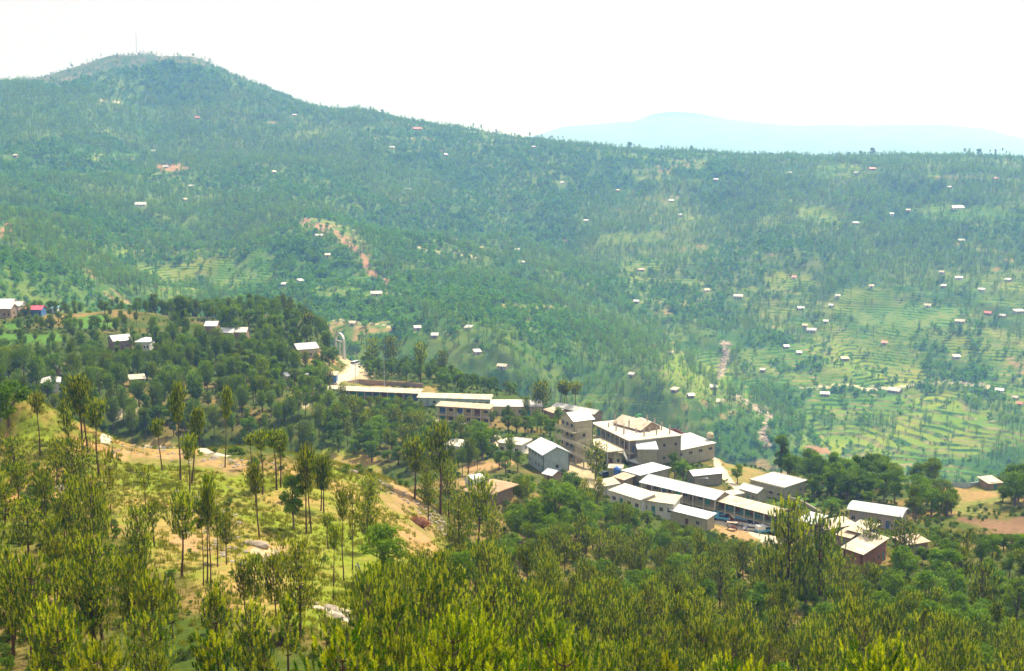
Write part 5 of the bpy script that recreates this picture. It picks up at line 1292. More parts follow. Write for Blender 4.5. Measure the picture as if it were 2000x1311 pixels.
# sky-line of treetops in front of the bazaar: nothing unlisted may reach above it
VL = [(-50, 905), (0, 905), (190, 940), (225, 1070), (330, 1150), (450, 1165), (520, 1165), (640, 1190), (700, 1120), (780, 1100), (820, 1085), (890, 1070), (960, 1055), (1000, 1040), (1012, 930), (1110, 912), (1150, 950), (1190, 975), (1240, 982), (1310, 1016), (1400, 1040), (1450, 1058), (1500, 1070),
      (1560, 1066), (1610, 1062), (1660, 1104), (1735, 1104), (1750, 1075), (1820, 1030), (1860, 1042), (2500, 1045)]
def vlim(u): return np.interp(u, [a for a, b in VL], [b for a, b in VL])
GRID = {}
def free(x, y, r):
    k = (int(x // 4), int(y // 4)); n = int(r // 4) + 1
    for i in range(-n, n + 1):
        for j in range(-n, n + 1):
            for (a, b, rr) in GRID.get((k[0] + i, k[1] + j), ()):
                if (a - x) ** 2 + (b - y) ** 2 < (0.5 * (r + rr)) ** 2: return False
    GRID.setdefault(k, []).append((x, y, r)); return True
for x, y, _ in XY: GRID.setdefault((int(x // 4), int(y // 4)), []).append((x, y, 2.2))
DENSE = [(640, 782), (800, 792), (850, 815), (800, 838), (860, 860), (960, 880), (990, 905), (900, 935), (780, 915), (640, 885)]
DENSE2 = [(190, 790), (640, 780), (640, 900), (500, 880), (200, 850)]
CREST = [[(715, 700), (900, 728), (1040, 765), (1180, 796), (1180, 812), (1040, 778), (960, 768), (880, 764), (835, 748), (760, 736), (715, 735)],
         DENSE,
         [(960, 812), (1060, 812), (1092, 822), (1092, 850), (1060, 855), (1000, 846), (960, 840)],
         [(770, 872), (900, 866), (960, 876), (1025, 900), (1025, 925), (995, 930), (900, 905), (780, 905)],
         [(1398, 868), (1480, 885), (1560, 908), (1640, 925), (1760, 950), (1755, 985), (1650, 982), (1580, 950), (1500, 912), (1400, 885)],
         [(1545, 945), (1650, 960), (1655, 985), (1600, 985), (1550, 962)],
         [(1775, 985), (1860, 988), (1858, 1010), (1780, 1020)], [(1945, 965), (2060, 960), (2060, 995), (1960, 990)], [(1780, 940), (1850, 936), (1860, 946), (1790, 948)],
         [(1320, 838), (1390, 852), (1395, 862), (1350, 848)], [(600, 700), (655, 705), (640, 728), (590, 730)], [(1000, 830), (1090, 850), (1085, 862), (1010, 855)]]
HBOX = []
for f_ in HOUSES:
    c_, s_ = math.cos(f_['ang']), math.sin(f_['ang'])
    pu, pv = proj(np.array([f_['x'], f_['x'] + c_ * f_['L'], f_['x'] + f_['n'].x * f_['D'], f_['x'] + c_ * f_['L'] + f_['n'].x * f_['D']]), np.array([f_['y'], f_['y'] + s_ * f_['L'], f_['y'] + f_['n'].y * f_['D'], f_['y'] + s_ * f_['L'] + f_['n'].y * f_['D']]), np.full(4, f_['z'] + f_['h']))
    HBOX.append((pu.min(), pu.max(), pv.min(), pv.max(), math.hypot(f_['x'], f_['y'])))
rn_ = np.random.RandomState(5)
NC = 74000
caz = rn_.uniform(R(-31), R(31), NC); cd_ = np.sqrt(rn_.uniform(42 ** 2, 640 ** 2, NC))
near_boost = rn_.rand(NC) < 0.28
cd_ = np.where(near_boost, np.sqrt(rn_.uniform(40 ** 2, 190 ** 2, NC)), cd_)
cx_ = cd_ * np.sin(caz); cy_ = cd_ * np.cos(caz); czz = gz(cx_, cy_)
cu, cvv = proj(cx_, cy_, czz)
cl = LAND[np.clip(np.searchsorted(ds, cd_), 0, ND - 1), np.clip(np.searchsorted(azs, caz), 0, NA - 1)]
cpad = in_pads(cx_, cy_, 1.6)
polyin = np.zeros(NC, bool)
for P_ in CREST: polyin |= pip(cu, cvv, P_)
GROUPS = {'pine_tree': 'pines', 'broadleaf_tree': 'broadleaf trees', 'bush': 'bushes'}
order = np.argsort(cd_ + rn_.uniform(0, 60, NC))
for i in order:
    x, y, d, u, v = cx_[i], cy_[i], cd_[i], cu[i], cvv[i]
    if cpad[i] or not (-420 < u < 2420): continue
    L_ = cl[i]; q = rn_.rand()
    if d < 165 or (d < 215 and u < 680):                       # young pine stand
        if L_ == 8:
            continue
        if L_ >= 9 and q < 0.9: continue
        left = u < 700
        kind = rn_.choice(['full', 'mid', 'sap', 'pole', 'big'], p=[0.30, 0.46, 0.10, 0.08, 0.06] if left else [0.56, 0.30, 0.08, 0.0, 0.06])
        fam = 'pine_tree'; sp = 5.2 if left else 4.2
        h = {'full': 7.8, 'mid': 8.0, 'sap': 4.2, 'pole': 9.0, 'big': 8.6}[kind] * rn_.uniform(0.7, 1.25); w = None
        if not left and rn_.rand() < 0.05 and d > 110: fam, kind, h = 'broadleaf_tree', 'round', 6.0
    elif u > 680 and d < 318 or (u > 1750 and d < 300):
        if L_ != 0 and q < 0.9: continue
        if d < 230 and u < 880 and q < 0.55: continue
        ty = rn_.rand(); sp = 4.6
        bl = 0.55 if u < 1500 and v < 1110 else 0.6 if u > 1720 else 0.35
        if ty < bl: fam, kind, h = 'broadleaf_tree', 'round', rn_.uniform(5, 9)
        elif ty < bl + 0.22: fam, kind, h, sp = 'bush', 'bush', rn_.uniform(2.0, 3.4), 3.4
        else: fam, kind, h = 'pine_tree', rn_.choice(['mid', 'full', 'big', 'pole']), rn_.uniform(7, 10)
    elif u <= 640 and d < 625:
        if L_ != 0: continue
        if d > 520 and fbm(x / 30, y / 30, 2, 201) < -0.06: continue
        ty = rn_.rand(); sp = 4.3 if pip(np.array([u]), np.array([v]), DENSE2)[0] else 5.2
        if ty < 0.60: fam, kind, h = 'pine_tree', 'old', rn_.uniform(7.5, 12) * (0.8 if d > 520 else 1)
        elif ty < 0.88: fam, kind, h = 'broadleaf_tree', 'round', rn_.uniform(6, 10)
        elif ty < 0.93: fam, kind, h = 'broadleaf_tree', 'tall', rn_.uniform(9, 12)
        else: fam, kind, h, sp = 'bush', 'bush', rn_.uniform(2.2, 3.6), 4
        if polyin[i]: h *= 0.8
    elif pip(np.array([u]), np.array([v]), DENSE)[0] and L_ == 0:
        ty = rn_.rand(); sp = 4.6
        fam, kind, h = ('broadleaf_tree', 'round', rn_.uniform(6.5, 10)) if ty < 0.55 else ('pine_tree', 'mid', rn_.uniform(8, 11)) if ty < 0.9 else ('bush', 'bush', rn_.uniform(2.5, 3.8))
    elif polyin[i] or (u > 640 and d < 640 and v > 1e9):
        ty = rn_.rand(); sp = 5.0
        if v < 800 and u < 1200:
            fam, kind, h = ('broadleaf_tree', 'round', rn_.uniform(5, 7.5)) if ty < 0.75 else ('bush', 'bush', rn_.uniform(2.5, 4))
            if u > 900: h *= 0.85
        elif u < 1100: fam, kind, h = ('broadleaf_tree', 'round', rn_.uniform(5, 8)) if ty < 0.65 else ('pine_tree', 'old', rn_.uniform(7, 10))
        else: sp = 4.3; fam, kind, h = ('broadleaf_tree', 'round', rn_.uniform(6, 10)) if ty < 0.72 else ('broadleaf_tree', 'tall', rn_.uniform(7, 11)) if ty < 0.82 else ('bush', 'bush', rn_.uniform(2.5, 3.8))
    else:
        if L_ == 0 and d < 470 and q < 0.30: fam, kind, h, sp = 'bush', 'bush', rn_.uniform(1.2, 2.2), 4.5
        else: continue
    # leave the listed houses in view, and the hamlet fields open
    if u < 300 and 598 < v < 712 and q > 0.35: continue
    if u < 300 and 598 < v < 730: h = min(h, 6.0)
    fwd = d * CP + (CZ - czz[i]) * SP; hh_ = h * F / fwd; skip = False
    for (u0, u1, vr, ve, hd_) in HBOX:
        if hd_ > d and u0 - 0.22 * hh_ < u < u1 + 0.22 * hh_ and v > ve and v - hh_ < ve + 3 and q > 0.12:
            if v - (ve + 5) > 14: h = min(h, (v - ve - 5) * fwd / F); hh_ = h * F / fwd
            else: skip = True
    if skip: continue
    # keep below the skyline of the view over the bazaar
    fwd = d * CP + (CZ - czz[i]) * SP
    if not (u <= 640 and d > 260) and not polyin[i]:
        lim = vlim(u); maxh = (v - lim) * fwd / F
        if kind == 'bush' or h <= maxh: pass
        elif maxh > 0.62 * h: h = maxh
        elif maxh > 2.2 and fam != 'pine_tree': fam, kind, h = 'bush', 'bush', min(maxh, 3.2)
        elif maxh > 3.4: kind, h = 'sap' if fam == 'pine_tree' else kind, maxh
        elif d > 215 and maxh > 0.8: fam, kind, h = 'bush', 'bush', maxh
        else: continue
        if kind == 'bush' and h > max(maxh, 1.0): continue
    if d < 75:                                              # keep the lens clear: crowns stay under the frame's lower third
        top = v - h * F / fwd
        if top < (1215 if u < 720 else 1150): continue
    if not free(x, y, sp * (0.75 + 0.5 * rn_.rand())): continue
    REC.append((h / d * (1.0 if -20 < u < 2020 and v - h * F / fwd < 1311 else 0.05), fam, kind, x, y, h, None, None))
# trees one can tell apart on the far skyline
for fam, kind, u, vt, hh, lab in (('broadleaf_tree', 'round', 1705, 290, 15, 'tallest dark tree standing above the level skyline'), ('broadleaf_tree', 'round', 1658, 296, 9, 'low tree left of the tallest skyline tree'), ('broadleaf_tree', 'round', 1680, 296, 10, 'round tree just left of the tallest skyline tree'),
    ('pine_tree', 'mid', 1884, 292, 12, 'leftmost tree of the skyline row at the far right'), ('pine_tree', 'mid', 1893, 292, 12, 'second tree of the skyline row at the far right'), ('broadleaf_tree', 'round', 1912, 290, 14, 'broadest tree of the skyline row at the far right'), ('pine_tree', 'pole', 1934, 292, 12, 'forked tree in the middle of the skyline row at the far right'),
    ('broadleaf_tree', 'tall', 1944, 290, 13, 'upright block-like tree of the skyline row at the far right'), ('pine_tree', 'pole', 1958, 290, 14, 'thin lollipop tree of the skyline row at the far right'), ('pine_tree', 'pole', 1966, 296, 10, 'last tree of the skyline row at the far right'),
    ('broadleaf_tree', 'round', 1475, 302, 10, 'round bush-like tree on the skyline right of centre'), ('broadleaf_tree', 'round', 1508, 304, 7, 'small tree on the skyline near the level dip'), ('broadleaf_tree', 'round', 1350, 296, 11, 'clump tree where the skyline levels out'),
    ('broadleaf_tree', 'round', 1230, 285, 13, 'big tree on the skyline under the highest part of the blue range'), ('pine_tree', 'mid', 1248, 290, 10, 'thin tree right of the big one under the blue range'), ('pine_tree', 'mid', 1292, 294, 10, 'umbrella-shaped tree on the skyline under the blue range'),
    ('pine_tree', 'pole', 1058, 270, 12, 'first lollipop tree where the blue range begins'), ('pine_tree', 'pole', 1078, 272, 12, 'second lollipop tree where the blue range begins'), ('pine_tree', 'pole', 1089, 274, 12, 'third lollipop tree where the blue range begins'), ('pine_tree', 'pole', 1099, 274, 13, 'fourth lollipop tree where the blue range begins'), ('pine_tree', 'mid', 1035, 266, 13, 'tall tree just left of the lollipop trees on the skyline'),
    ('pine_tree', 'mid', 925, 250, 13, 'twin-topped tree on the falling skyline, left of the lollipop trees'), ('pine_tree', 'mid', 940, 254, 12, 'single tree on the falling skyline, left of the lollipop trees'), ('pine_tree', 'mid', 970, 260, 10, 'small tree on the falling skyline between taller ones'), ('broadleaf_tree', 'round', 748, 222, 12, 'rounded clump on the falling skyline'),
    ('pine_tree', 'mid', 725, 222, 10, 'small tree left of the rounded skyline clump'), ('broadleaf_tree', 'round', 570, 190, 8, 'low tree on the steep part of the falling skyline'), ('broadleaf_tree', 'round', 385, 104, 7, 'shrubby tree at the right end of the bare summit'), ('broadleaf_tree', 'round', 150, 118, 7, 'small tree left of the summit on the skyline')):
    best = max(((_FARD[k], zz_) for k, zz_ in enumerate((_bil(ZZ, azs, LDS, np.full(_FARD.shape, float(ray(u, 300)[0])), np.log(_FARD)) / _FARD)) if 1700 < _FARD[k] < 2700), key=lambda t: t[1])
    a_ = float(ray(u, 300)[0]); REC.append((9.0, fam, kind, best[0] * math.sin(a_), best[0] * math.cos(a_), hh, None, lab))
# places for labels
NEAR_MARKS = [(60, 950, 'on the upper left slope under the spreading tree'), (60, 1150, 'in the left forest beside the red earth'), (150, 1050, 'left of the open grass'), (100, 1290, 'in the lower left corner of the forest'), (330, 1200, 'below the open grass'),
  (330, 1290, 'in the forest edge below the open grass'), (600, 1290, 'around the foot of the largest heavy-crowned pine'), (600, 950, 'on the right half of the knoll'), (760, 1200, 'just right of the pale path'), (820, 1290, 'at the bottom, right of the pale path'), (760, 980, 'around the orange clearing'),
  (860, 1060, 'below the red brush heap'), (950, 1150, 'in the middle of the near stand'), (960, 1040, 'below the mud house'), (1000, 1290, 'at the bottom middle'), (1100, 1150, 'under the dark gully trees'), (1150, 1010, 'on the slope right below the market'),
  (1200, 1290, 'at the bottom right of middle'), (1250, 1080, 'below the long bright white roof'), (1300, 1180, 'under the school row'), (1400, 1290, 'at the bottom under the parked cars'), (1430, 1110, 'just below the parked cars'), (1500, 1200, 'at the foot of the tallest near pine'),
  (1600, 1290, 'at the bottom under the tallest near pine'), (1680, 1150, 'below the lowest brick house'), (1800, 1290, 'at the bottom towards the right corner'), (1830, 1180, 'in the stand under the red field'), (1900, 1090, 'on the green slope under the red field'), (1960, 1230, 'in the lower right corner'),
  (50, 640, 'beside the hamlet fields'), (60, 720, 'in the dark wood under the hamlet'), (100, 800, 'at the foot of the left wood'), (250, 620, 'behind the long white roof'), (250, 760, 'in the middle of the left wood'), (350, 690, 'in the wood below the crest houses'), (420, 620, 'on the wooded crest'), (420, 780, 'in the wood behind the trio of tall poles'),
  (520, 650, 'on the crest left of the arched gate'), (520, 720, 'in the wood below the orange bank'), (520, 830, 'in the ravine behind the knoll'), (620, 720, 'beside the pale road to the gate'), (640, 820, 'under the far shop row'), (760, 830, 'along the street by the far shop row'), (760, 720, 'on the bank above the far shop row'),
  (860, 890, 'left of the low whitewashed house'), (900, 745, 'on the crest behind the green-washed shops'), (1020, 830, 'in front of the white-roofed house row'), (1020, 770, 'on the crest left of the four bare-stemmed pines'), (1160, 800, 'behind the broad pale roof'), (1360, 850, 'behind the long block hall'), (1430, 880, 'on the rim above the dirt path'),
  (1530, 905, 'on the rim around the tall narrow tree'), (1600, 960, 'behind the flat cream-roofed house'), (1700, 960, 'on the rim above the classroom block'), (1820, 1000, 'at the near edge of the tan field'), (1820, 940, 'on the far edge of the tan field'), (2000, 975, 'between the tan field and the right edge'), (1480, 990, 'behind the cream shop row')]
def mark(x, y):
    u, v = proj(x, y, float(gz(x, y)))
    return min(NEAR_MARKS, key=lambda m: (m[0] - u) ** 2 + 1.6 * (m[1] - v) ** 2)[2]
MASS = {}
REC.sort(key=lambda r: -r[0])
cap = {'pine_tree': 298, 'broadleaf_tree': 290, 'bush': 230}; cnt = {k: 0 for k in cap}; rest = []
SHORT = {'full': 'bushy young pine', 'mid': 'round-crowned pine', 'pole': 'slim pole pine', 'big': 'heavy-crowned pine', 'sap': 'small pine sapling', 'old': 'dull older pine', 'round': 'spreading broadleaf tree', 'tall': 'narrow upright tree', 'bush': 'rounded bush'}
for r in REC:
    _, fam, kind, x, y, h, w, lab = r
    if cnt[fam] >= cap[fam]: rest.append(r); continue
    cnt[fam] += 1
    if lab: plant(fam, kind, x, y, h, w, lab, None, rg=RNG)
    else:
        m = mark(x, y); mid_ = {'full': 7.8, 'mid': 8, 'sap': 4.2, 'pole': 9, 'big': 8.6, 'old': 11, 'round': 6.6, 'tall': 9.5, 'bush': 2.7}[kind]
        sn = ('low ' if h < mid_ * 0.9 else 'tall ' if h > mid_ * 1.1 else '') + SHORT[kind]
        o_ = plant(fam, kind, x, y, h, w, 'x', '%s %s' % (SHORT[kind] + 's', m), rg=RNG); MASS.setdefault((sn, m), []).append((float(proj(x, y, float(gz(x, y)))[0]), o_, math.hypot(x, y)))
ORD = {1: [''], 2: ['left of the two ', 'right of the two '], 3: ['leftmost of the three ', 'middle one of the three ', 'rightmost of the three ']}
M2 = {}
for (sn, m), lst in MASS.items():
    if len(lst) <= 7: M2[(sn, m, '')] = lst; continue
    lst.sort(key=lambda t: t[2]); h_ = -(-len(lst) // 2) if len(lst) <= 14 else -(-len(lst) // 3)
    for nm_, sl in (('nearer rank', lst[:h_]), ('middle rank' if len(lst) > 14 else 'farther rank', lst[h_:2 * h_]), ('farther rank', lst[2 * h_:])):
        if sl: M2[(sn, m, nm_)] = sl
for (sn, m, rk), lst in M2.items():
    if rk: m = m + ', ' + rk
    lst.sort(key=lambda t: t[0]); n_ = len(lst)
    for k_, (_, o_, _d) in enumerate(lst):
        pl = sn.replace('bush', 'bushes') if sn.endswith('bush') else sn + 's'
        if n_ == 1: o_['label'] = '%s %s' % (sn, m)
        elif n_ <= 3: o_['label'] = ORD[n_][k_] + pl + ' ' + m
        elif n_ <= 7: o_['label'] = ('%s from the left of %s %s' % (['first', 'second', 'third', 'fourth', 'fifth', 'sixth', 'seventh'][k_], pl, m))
        else: o_['label'] = '%s %s' % (sn, m)
        if len(o_['label'].split()) > 16: o_['label'] = '%s %s' % (sn, m)
print('near trees', len(REC), cnt, 'rest', len(rest))
# the rest of each kind as one mass: the same plants, joined from their own trunk and crown
def joined(pair, name, leafmat):
    (tm, cm), Hh, W_, c0 = pair
    def rd(me):
        co = np.empty(len(me.vertices) * 3, np.float32); me.vertices.foreach_get('co', co); co = co.reshape(-1, 3)
        tn = np.empty(len(me.vertices), np.float32); me.attributes['tone'].data.foreach_get('value', tn)
        me.calc_loop_triangles(); t = np.empty(len(me.loop_triangles) * 3, np.int32); me.loop_triangles.foreach_get('vertices', t); return co, tn, t.reshape(-1, 3)
    a, ta, fa = rd(tm); b_, tb, fb = rd(cm)
    me = tris_mesh(name, np.concatenate([a, b_]), np.concatenate([fa, fb + len(a)]), [leafmat, M_BARK], np.concatenate([ta, tb]), np.concatenate([np.ones(len(fa)), np.zeros(len(fb))]))
    return bpy.data.objects.new(name, me), Hh
for fam, kinds, nm, lm, lab in (('pine_tree', PINES, 'pine_wood', None, 'remaining pines of the slopes, a close wood'), ('broadleaf_tree', LEAFY, 'broadleaf_wood', None, 'remaining broadleaf trees on the near slopes'), ('bush', LEAFY, 'undergrowth', M_BUSH, 'low bushes and undergrowth between the trees')):
    rs = [r for r in rest if r[1] == fam]
    protos = []; key = {}
    for k in sorted({r[2] for r in rs}):
        for j, pr in enumerate(kinds[k]):
            key.setdefault(k, []).append((len(protos), pr[1])); protos.append(joined(pr, nm + '_plant', pr[0][1].materials[0])[0])
    if fam == 'bush':                                        # more low cover on rough ground
        n = 31000; a_ = rn_.uniform(R(-30), R(30), n); d_ = np.sqrt(rn_.uniform(45 ** 2, 560 ** 2, n)); x_ = d_ * np.sin(a_); y_ = d_ * np.cos(a_)
        l_ = LAND[np.clip(np.searchsorted(ds, d_), 0, ND - 1), np.clip(np.searchsorted(azs, a_), 0, NA - 1)]
        ok = ~in_pads(x_, y_, 1.0) & ((l_ == 0) | ((l_ == 8) & (rn_.rand(n) < 0.03))) & ((fbm(x_ / 18, y_ / 18, 3, 301) + 0.3 * rn_.rand(n)) > 0.06)
        if not key: key['bush'] = [(0, 3.2)]; protos = [joined(LEAFY['bush'][0], 'undergrowth_plant', M_BUSH)[0]]
        for x, y in zip(x_[ok], y_[ok]): rs.append((0, 'bush', 'bush' if 'bush' in key else list(key)[0], x, y, rn_.uniform(0.35, 1.3), None, None))
    if not rs: continue
    pts = []; sc_ = []; rt = []; ix = []
    for _, f_, kind, x, y, h, w, l_ in rs:
        i_, Hh = key[kind][rn_.randint(len(key[kind]))]; s = h / Hh
        ix.append(i_); sc_.append((s * rn_.uniform(0.9, 1.15), s * rn_.uniform(0.9, 1.15), s)); rt.append((0, 0, rn_.uniform(0, 6.28))); pts.append((x, y))
    pts = np.array(pts); zz = gz(pts[:, 0], pts[:, 1]) - 0.1
    scatter(nm, protos, np.column_stack([pts, zz]), sc_, rt, ix, label=lab)

# grass tufts and small stones on the open knoll and banks
def tuft_proto(i):
    rg = random.Random(i); V = []; Fc = []
    for k in range(22):
        a = rg.uniform(0, 6.28); r = rg.uniform(0, 0.35); x, y = r * math.cos(a), r * math.sin(a); hh = rg.uniform(0.15, 0.5); b = rg.uniform(0, 6.28); lx, ly = rg.uniform(-.2, .2), rg.uniform(-.2, .2)
        n = len(V); V += [(x - 0.03 * math.cos(b), y - 0.03 * math.sin(b), -0.05), (x + 0.03 * math.cos(b), y + 0.03 * math.sin(b), -0.05), (x + lx, y + ly, hh)]; Fc.append((n, n + 1, n + 2))
    return bpy.data.objects.new('grass_tuft', tris_mesh('grass_tuft', np.array(V), np.array(Fc), [M_GRASS], np.repeat(np.array([rg.random() for _ in Fc]), 3)))
n = 90000; a_ = rn_.uniform(R(-24), R(24), n); d_ = np.sqrt(rn_.uniform(60 ** 2, 300 ** 2, n)); x_ = d_ * np.sin(a_); y_ = d_ * np.cos(a_)
l_ = LAND[np.clip(np.searchsorted(ds, d_), 0, ND - 1), np.clip(np.searchsorted(azs, a_), 0, NA - 1)]
ok = ~in_pads(x_, y_, 0.5) & ((l_ == 8) | ((l_ == 0) & (rn_.rand(n) < 0.5))) & ((fbm(x_ / 9, y_ / 9, 3, 311) + 0.25 * rn_.rand(n)) > 0.03)
x_, y_ = x_[ok], y_[ok]; n = len(x_); s_ = rn_.uniform(0.5, 1.5, n)
scatter('grass', [tuft_proto(i) for i in range(4)], np.column_stack([x_, y_, gz(x_, y_)]), np.column_stack([s_, s_, s_ * rn_.uniform(0.6, 1.2, n)]), np.column_stack([x_ * 0, x_ * 0, rn_.uniform(0, 6.28, n)]), rn_.randint(0, 4, n), label='tufts of dry and green grass on the open slope')
# ================================================================ rocks, roads, poles, vehicles, people
def rock_mesh(seed, sx, sy, sz, k=2):
    import bmesh
    bm = bmesh.new(); bmesh.ops.create_icosphere(bm, subdivisions=k, radius=1.0); rg = random.Random(seed)
    for v in bm.verts:
        q = 1 + 0.55 * float(fbm(np.array(v.co.x * 1.3 + seed), np.array(v.co.y * 1.3 + v.co.z), 3, seed)); v.co = Vector((v.co.x * sx * q, v.co.y * sy * q, max(v.co.z * sz * q, -sz * 0.4)))
    me = bpy.data.meshes.new('rock'); bm.to_mesh(me); bm.free(); me.materials.append(M_ROCK); return me
M_ROCK = plain('weathered_rock', (0.33, 0.27, 0.20), 0.95, 0.3, 1.2, 0.8, (0.28, 0.23, 0.17))
for (u, v, s, lab) in ((505, 1066, 1.3, 'grey boulder in the middle of the open grass, larger one'), (520, 1100, 0.9, 'pale boulder just below the grey one on the grass'), (484, 1062, 0.8, 'small boulder at the upper end of the boulder group on the grass'), (420, 895, 0.9, 'pale rock at the rim of the knoll under the isolated pole pine'),
                       (690, 922, 0.8, 'white stone between two clipped bushes'), (120, 955, 1.1, 'reddish boulder beside the narrow pine on the left slope'), (1535, 968, 1.3, 'pinkish boulder right of the flat cream-roofed house')):
    p = hit(u, v); o = bpy.data.objects.new('boulder', rock_mesh(u, s, s * 0.8, s * 0.5)); o.location = (p[0], p[1], p[2]); link(o); tag(o, lab, 'boulder')
rp = [bpy.data.objects.new('stone', rock_mesh(700 + i, 1, 0.8, 0.6, 1)) for i in range(3)]
# stones: along the rocky rim, the gully of the far stream, the footpath edges
px = []
def stone_px(line, w, n, far=False, s0=0.2, s1=0.6):
    for i in range(n):
        t = rn_.rand() * (len(line) - 1); k = int(t); f_ = t - k
        u = line[k][0] * (1 - f_) + line[k + 1][0] * f_ + rn_.normal() * w; v = line[k][1] * (1 - f_) + line[k + 1][1] * f_ + rn_.normal() * w * 0.4
        x, y, z = hit(u, v, far=far); px.append((x, y, z, rn_.uniform(s0, s1)))
stone_px([(220, 872), (300, 880), (380, 892), (450, 905), (540, 915)], 14, 110, s0=0.12, s1=0.5)
stone_px([(720, 935), (780, 965), (850, 1010), (865, 1045)], 8, 90); stone_px([(620, 1180), (690, 1215)], 8, 40); stone_px([(400, 960), (430, 1060), (520, 1100)], 40, 60)
stone_px([(1418, 672), (1414, 700), (1402, 732)], 4, 90, True, 0.8, 2.4); stone_px([(1450, 785), (1508, 805), (1494, 845), (1498, 875)], 4, 150, True, 0.8, 2.4)
px = np.array(px); n = len(px)
scatter('stones', rp, px[:, :3], np.column_stack([px[:, 3], px[:, 3], px[:, 3] * 0.8]), np.column_stack([px[:, 0] * 0, px[:, 0] * 0, rn_.uniform(0, 6.28, n)]), rn_.randint(0, 3, n), label='loose stones on bare banks and in the stream bed')

M_ROAD = plain('pale_dirt_road', (0.56, 0.47, 0.34), 0.95, 0.15, 0.5, 0.4, (0.44, 0.33, 0.22))
def ribbon(name, label, px_, width, far=False, ex=0.10, m=M_ROAD):
    pts = [Vector(hit(u, v, far=far)) for u, v in px_]; out = []
    for a, b in zip(pts[:-1], pts[1:]):
        n_ = max(2, int((b - a).length / 1.6)); out += [a.lerp(b, k / n_) for k in range(n_)]
    out.append(pts[-1]); V = []; k = 5
    for i, p in enumerate(out):
        t = (out[min(i + 2, len(out) - 1)] - out[max(i - 2, 0)]); t.z = 0
        if t.length < 1e-4: t = Vector((1, 0, 0))
        t.normalize(); nn = Vector((-t.y, t.x, 0)); w = width * (1 + 0.25 * math.sin(i * 0.5) * random.Random(i).random())
        for j in range(k):
            q = p + nn * w * (j / (k - 1) - 0.5); V.append((q.x, q.y, float(gz(q.x, q.y)) + ex - (0.12 if j in (0, k - 1) else 0)))
    F_ = [(i * k + j, i * k + j + 1, (i + 1) * k + j + 1, (i + 1) * k + j) for i in range(len(out) - 1) for j in range(k - 1)]
    me = bpy.data.meshes.new(name); me.from_pydata(V, [], F_); me.materials.append(m); o = link(bpy.data.objects.new(name, me)); tag(o, label, kind='structure')
ribbon('path', 'pale dirt path running up past the long block hall', [(1446, 958), (1428, 945), (1416, 930), (1407, 915), (1400, 902), (1394, 890)], 3.2)
ribbon('road', 'pale road climbing to the arched gate', [(605, 757), (640, 752), (668, 740), (690, 728), (700, 712), (690, 704)], 4.5)
ribbon('road', 'dusty street through the bazaar below the yellow house', [(796, 832), (850, 833), (905, 840), (958, 850), (1000, 880), (1060, 895), (1120, 905)], 5.0)
ribbon('street', 'dusty market street in front of the teal shop row', [(1392, 1012), (1430, 1024), (1470, 1036), (1512, 1052), (1560, 1062)], 7.0)
ribbon('path', 'pale footpath at the foot of the open grass', [(616, 1184), (640, 1190), (668, 1200), (694, 1214)], 1.8)
ribbon('path', 'sandy track along the far rim of the knoll', [(205, 868), (280, 872), (340, 876), (400, 882), (450, 892)], 1.6)

def pole(u, v, vt, lab, lean=0.0, arm=True, name='utility_pole', rad=0.12):
    p = hit(u, v); h = size_at(u, v, vt, 1, p)[0]; root = empty(name, (p[0], p[1], p[2])); m = MB(); m.tube([(0, 0, -0.6), (lean * h * 0.5, 0, h * 0.5), (lean * h, 0, h)], [rad, rad * 0.9, rad * 0.75], 7); m.build('shaft', M_POST, root)
    if arm:
        a = MB(); a.box(-0.9 + lean * h, -0.06, h - 0.6, 0.9 + lean * h, 0.06, h - 0.48); a.build('crossarm', M_BARK, root)
        for q in (-0.8, 0.8): b_ = MB(); b_.tube([(q + lean * h, 0, h - 0.48), (q + lean * h, 0, h - 0.25)], [0.07, 0.05], 6); b_.build('insulator', M_GLASS, root)
    tag(root, lab, 'pole'); return root
pole(751, 775, 698, 'pale utility pole standing before the far shop row')
pole(894, 835, 806, 'short pale pole in front of the yellow two-storey house')
pole(1181, 822, 806, 'thin pole on the edge behind the unfinished market roof', arm=False)
pole(695, 760, 690, 'utility pole beside the pale road below the gate')
# mast on the summit
def mast():
    x, y, z = hit(267, 103, far=True); root = empty('radio_mast', (x, y, z - 1)); h = 38
    m = MB()
    for q in ((-0.5, -0.3), (0.5, -0.3), (0, 0.55)): m.tube([(q[0], q[1], 0), (q[0] * 0.5, q[1] * 0.5, h)], [0.16, 0.1], 4)
    m.build('legs', M_POST, root)
    b = MB()
    for k in range(18):
        z0 = k * 2.1; s = 1 - 0.5 * z0 / h; s2 = 1 - 0.5 * (z0 + 2.1) / h; P_ = [(-0.5, -0.3), (0.5, -0.3), (0, 0.55)]
        for a in range(3): q = P_[a]; r = P_[(a + 1) % 3]; b.tube([(q[0] * s, q[1] * s, z0), (r[0] * s2, r[1] * s2, z0 + 2.1)], [0.07, 0.07], 3, cap=False)
    b.build('bracing', M_POST, root)
    c = MB(); c.tube([(0, 0, h), (0, 0, h + 4)], [0.08, 0.04], 4); c.build('aerial', M_POST, root)
    tag(root, 'thin lattice radio mast on the bare summit', 'mast')
mast()
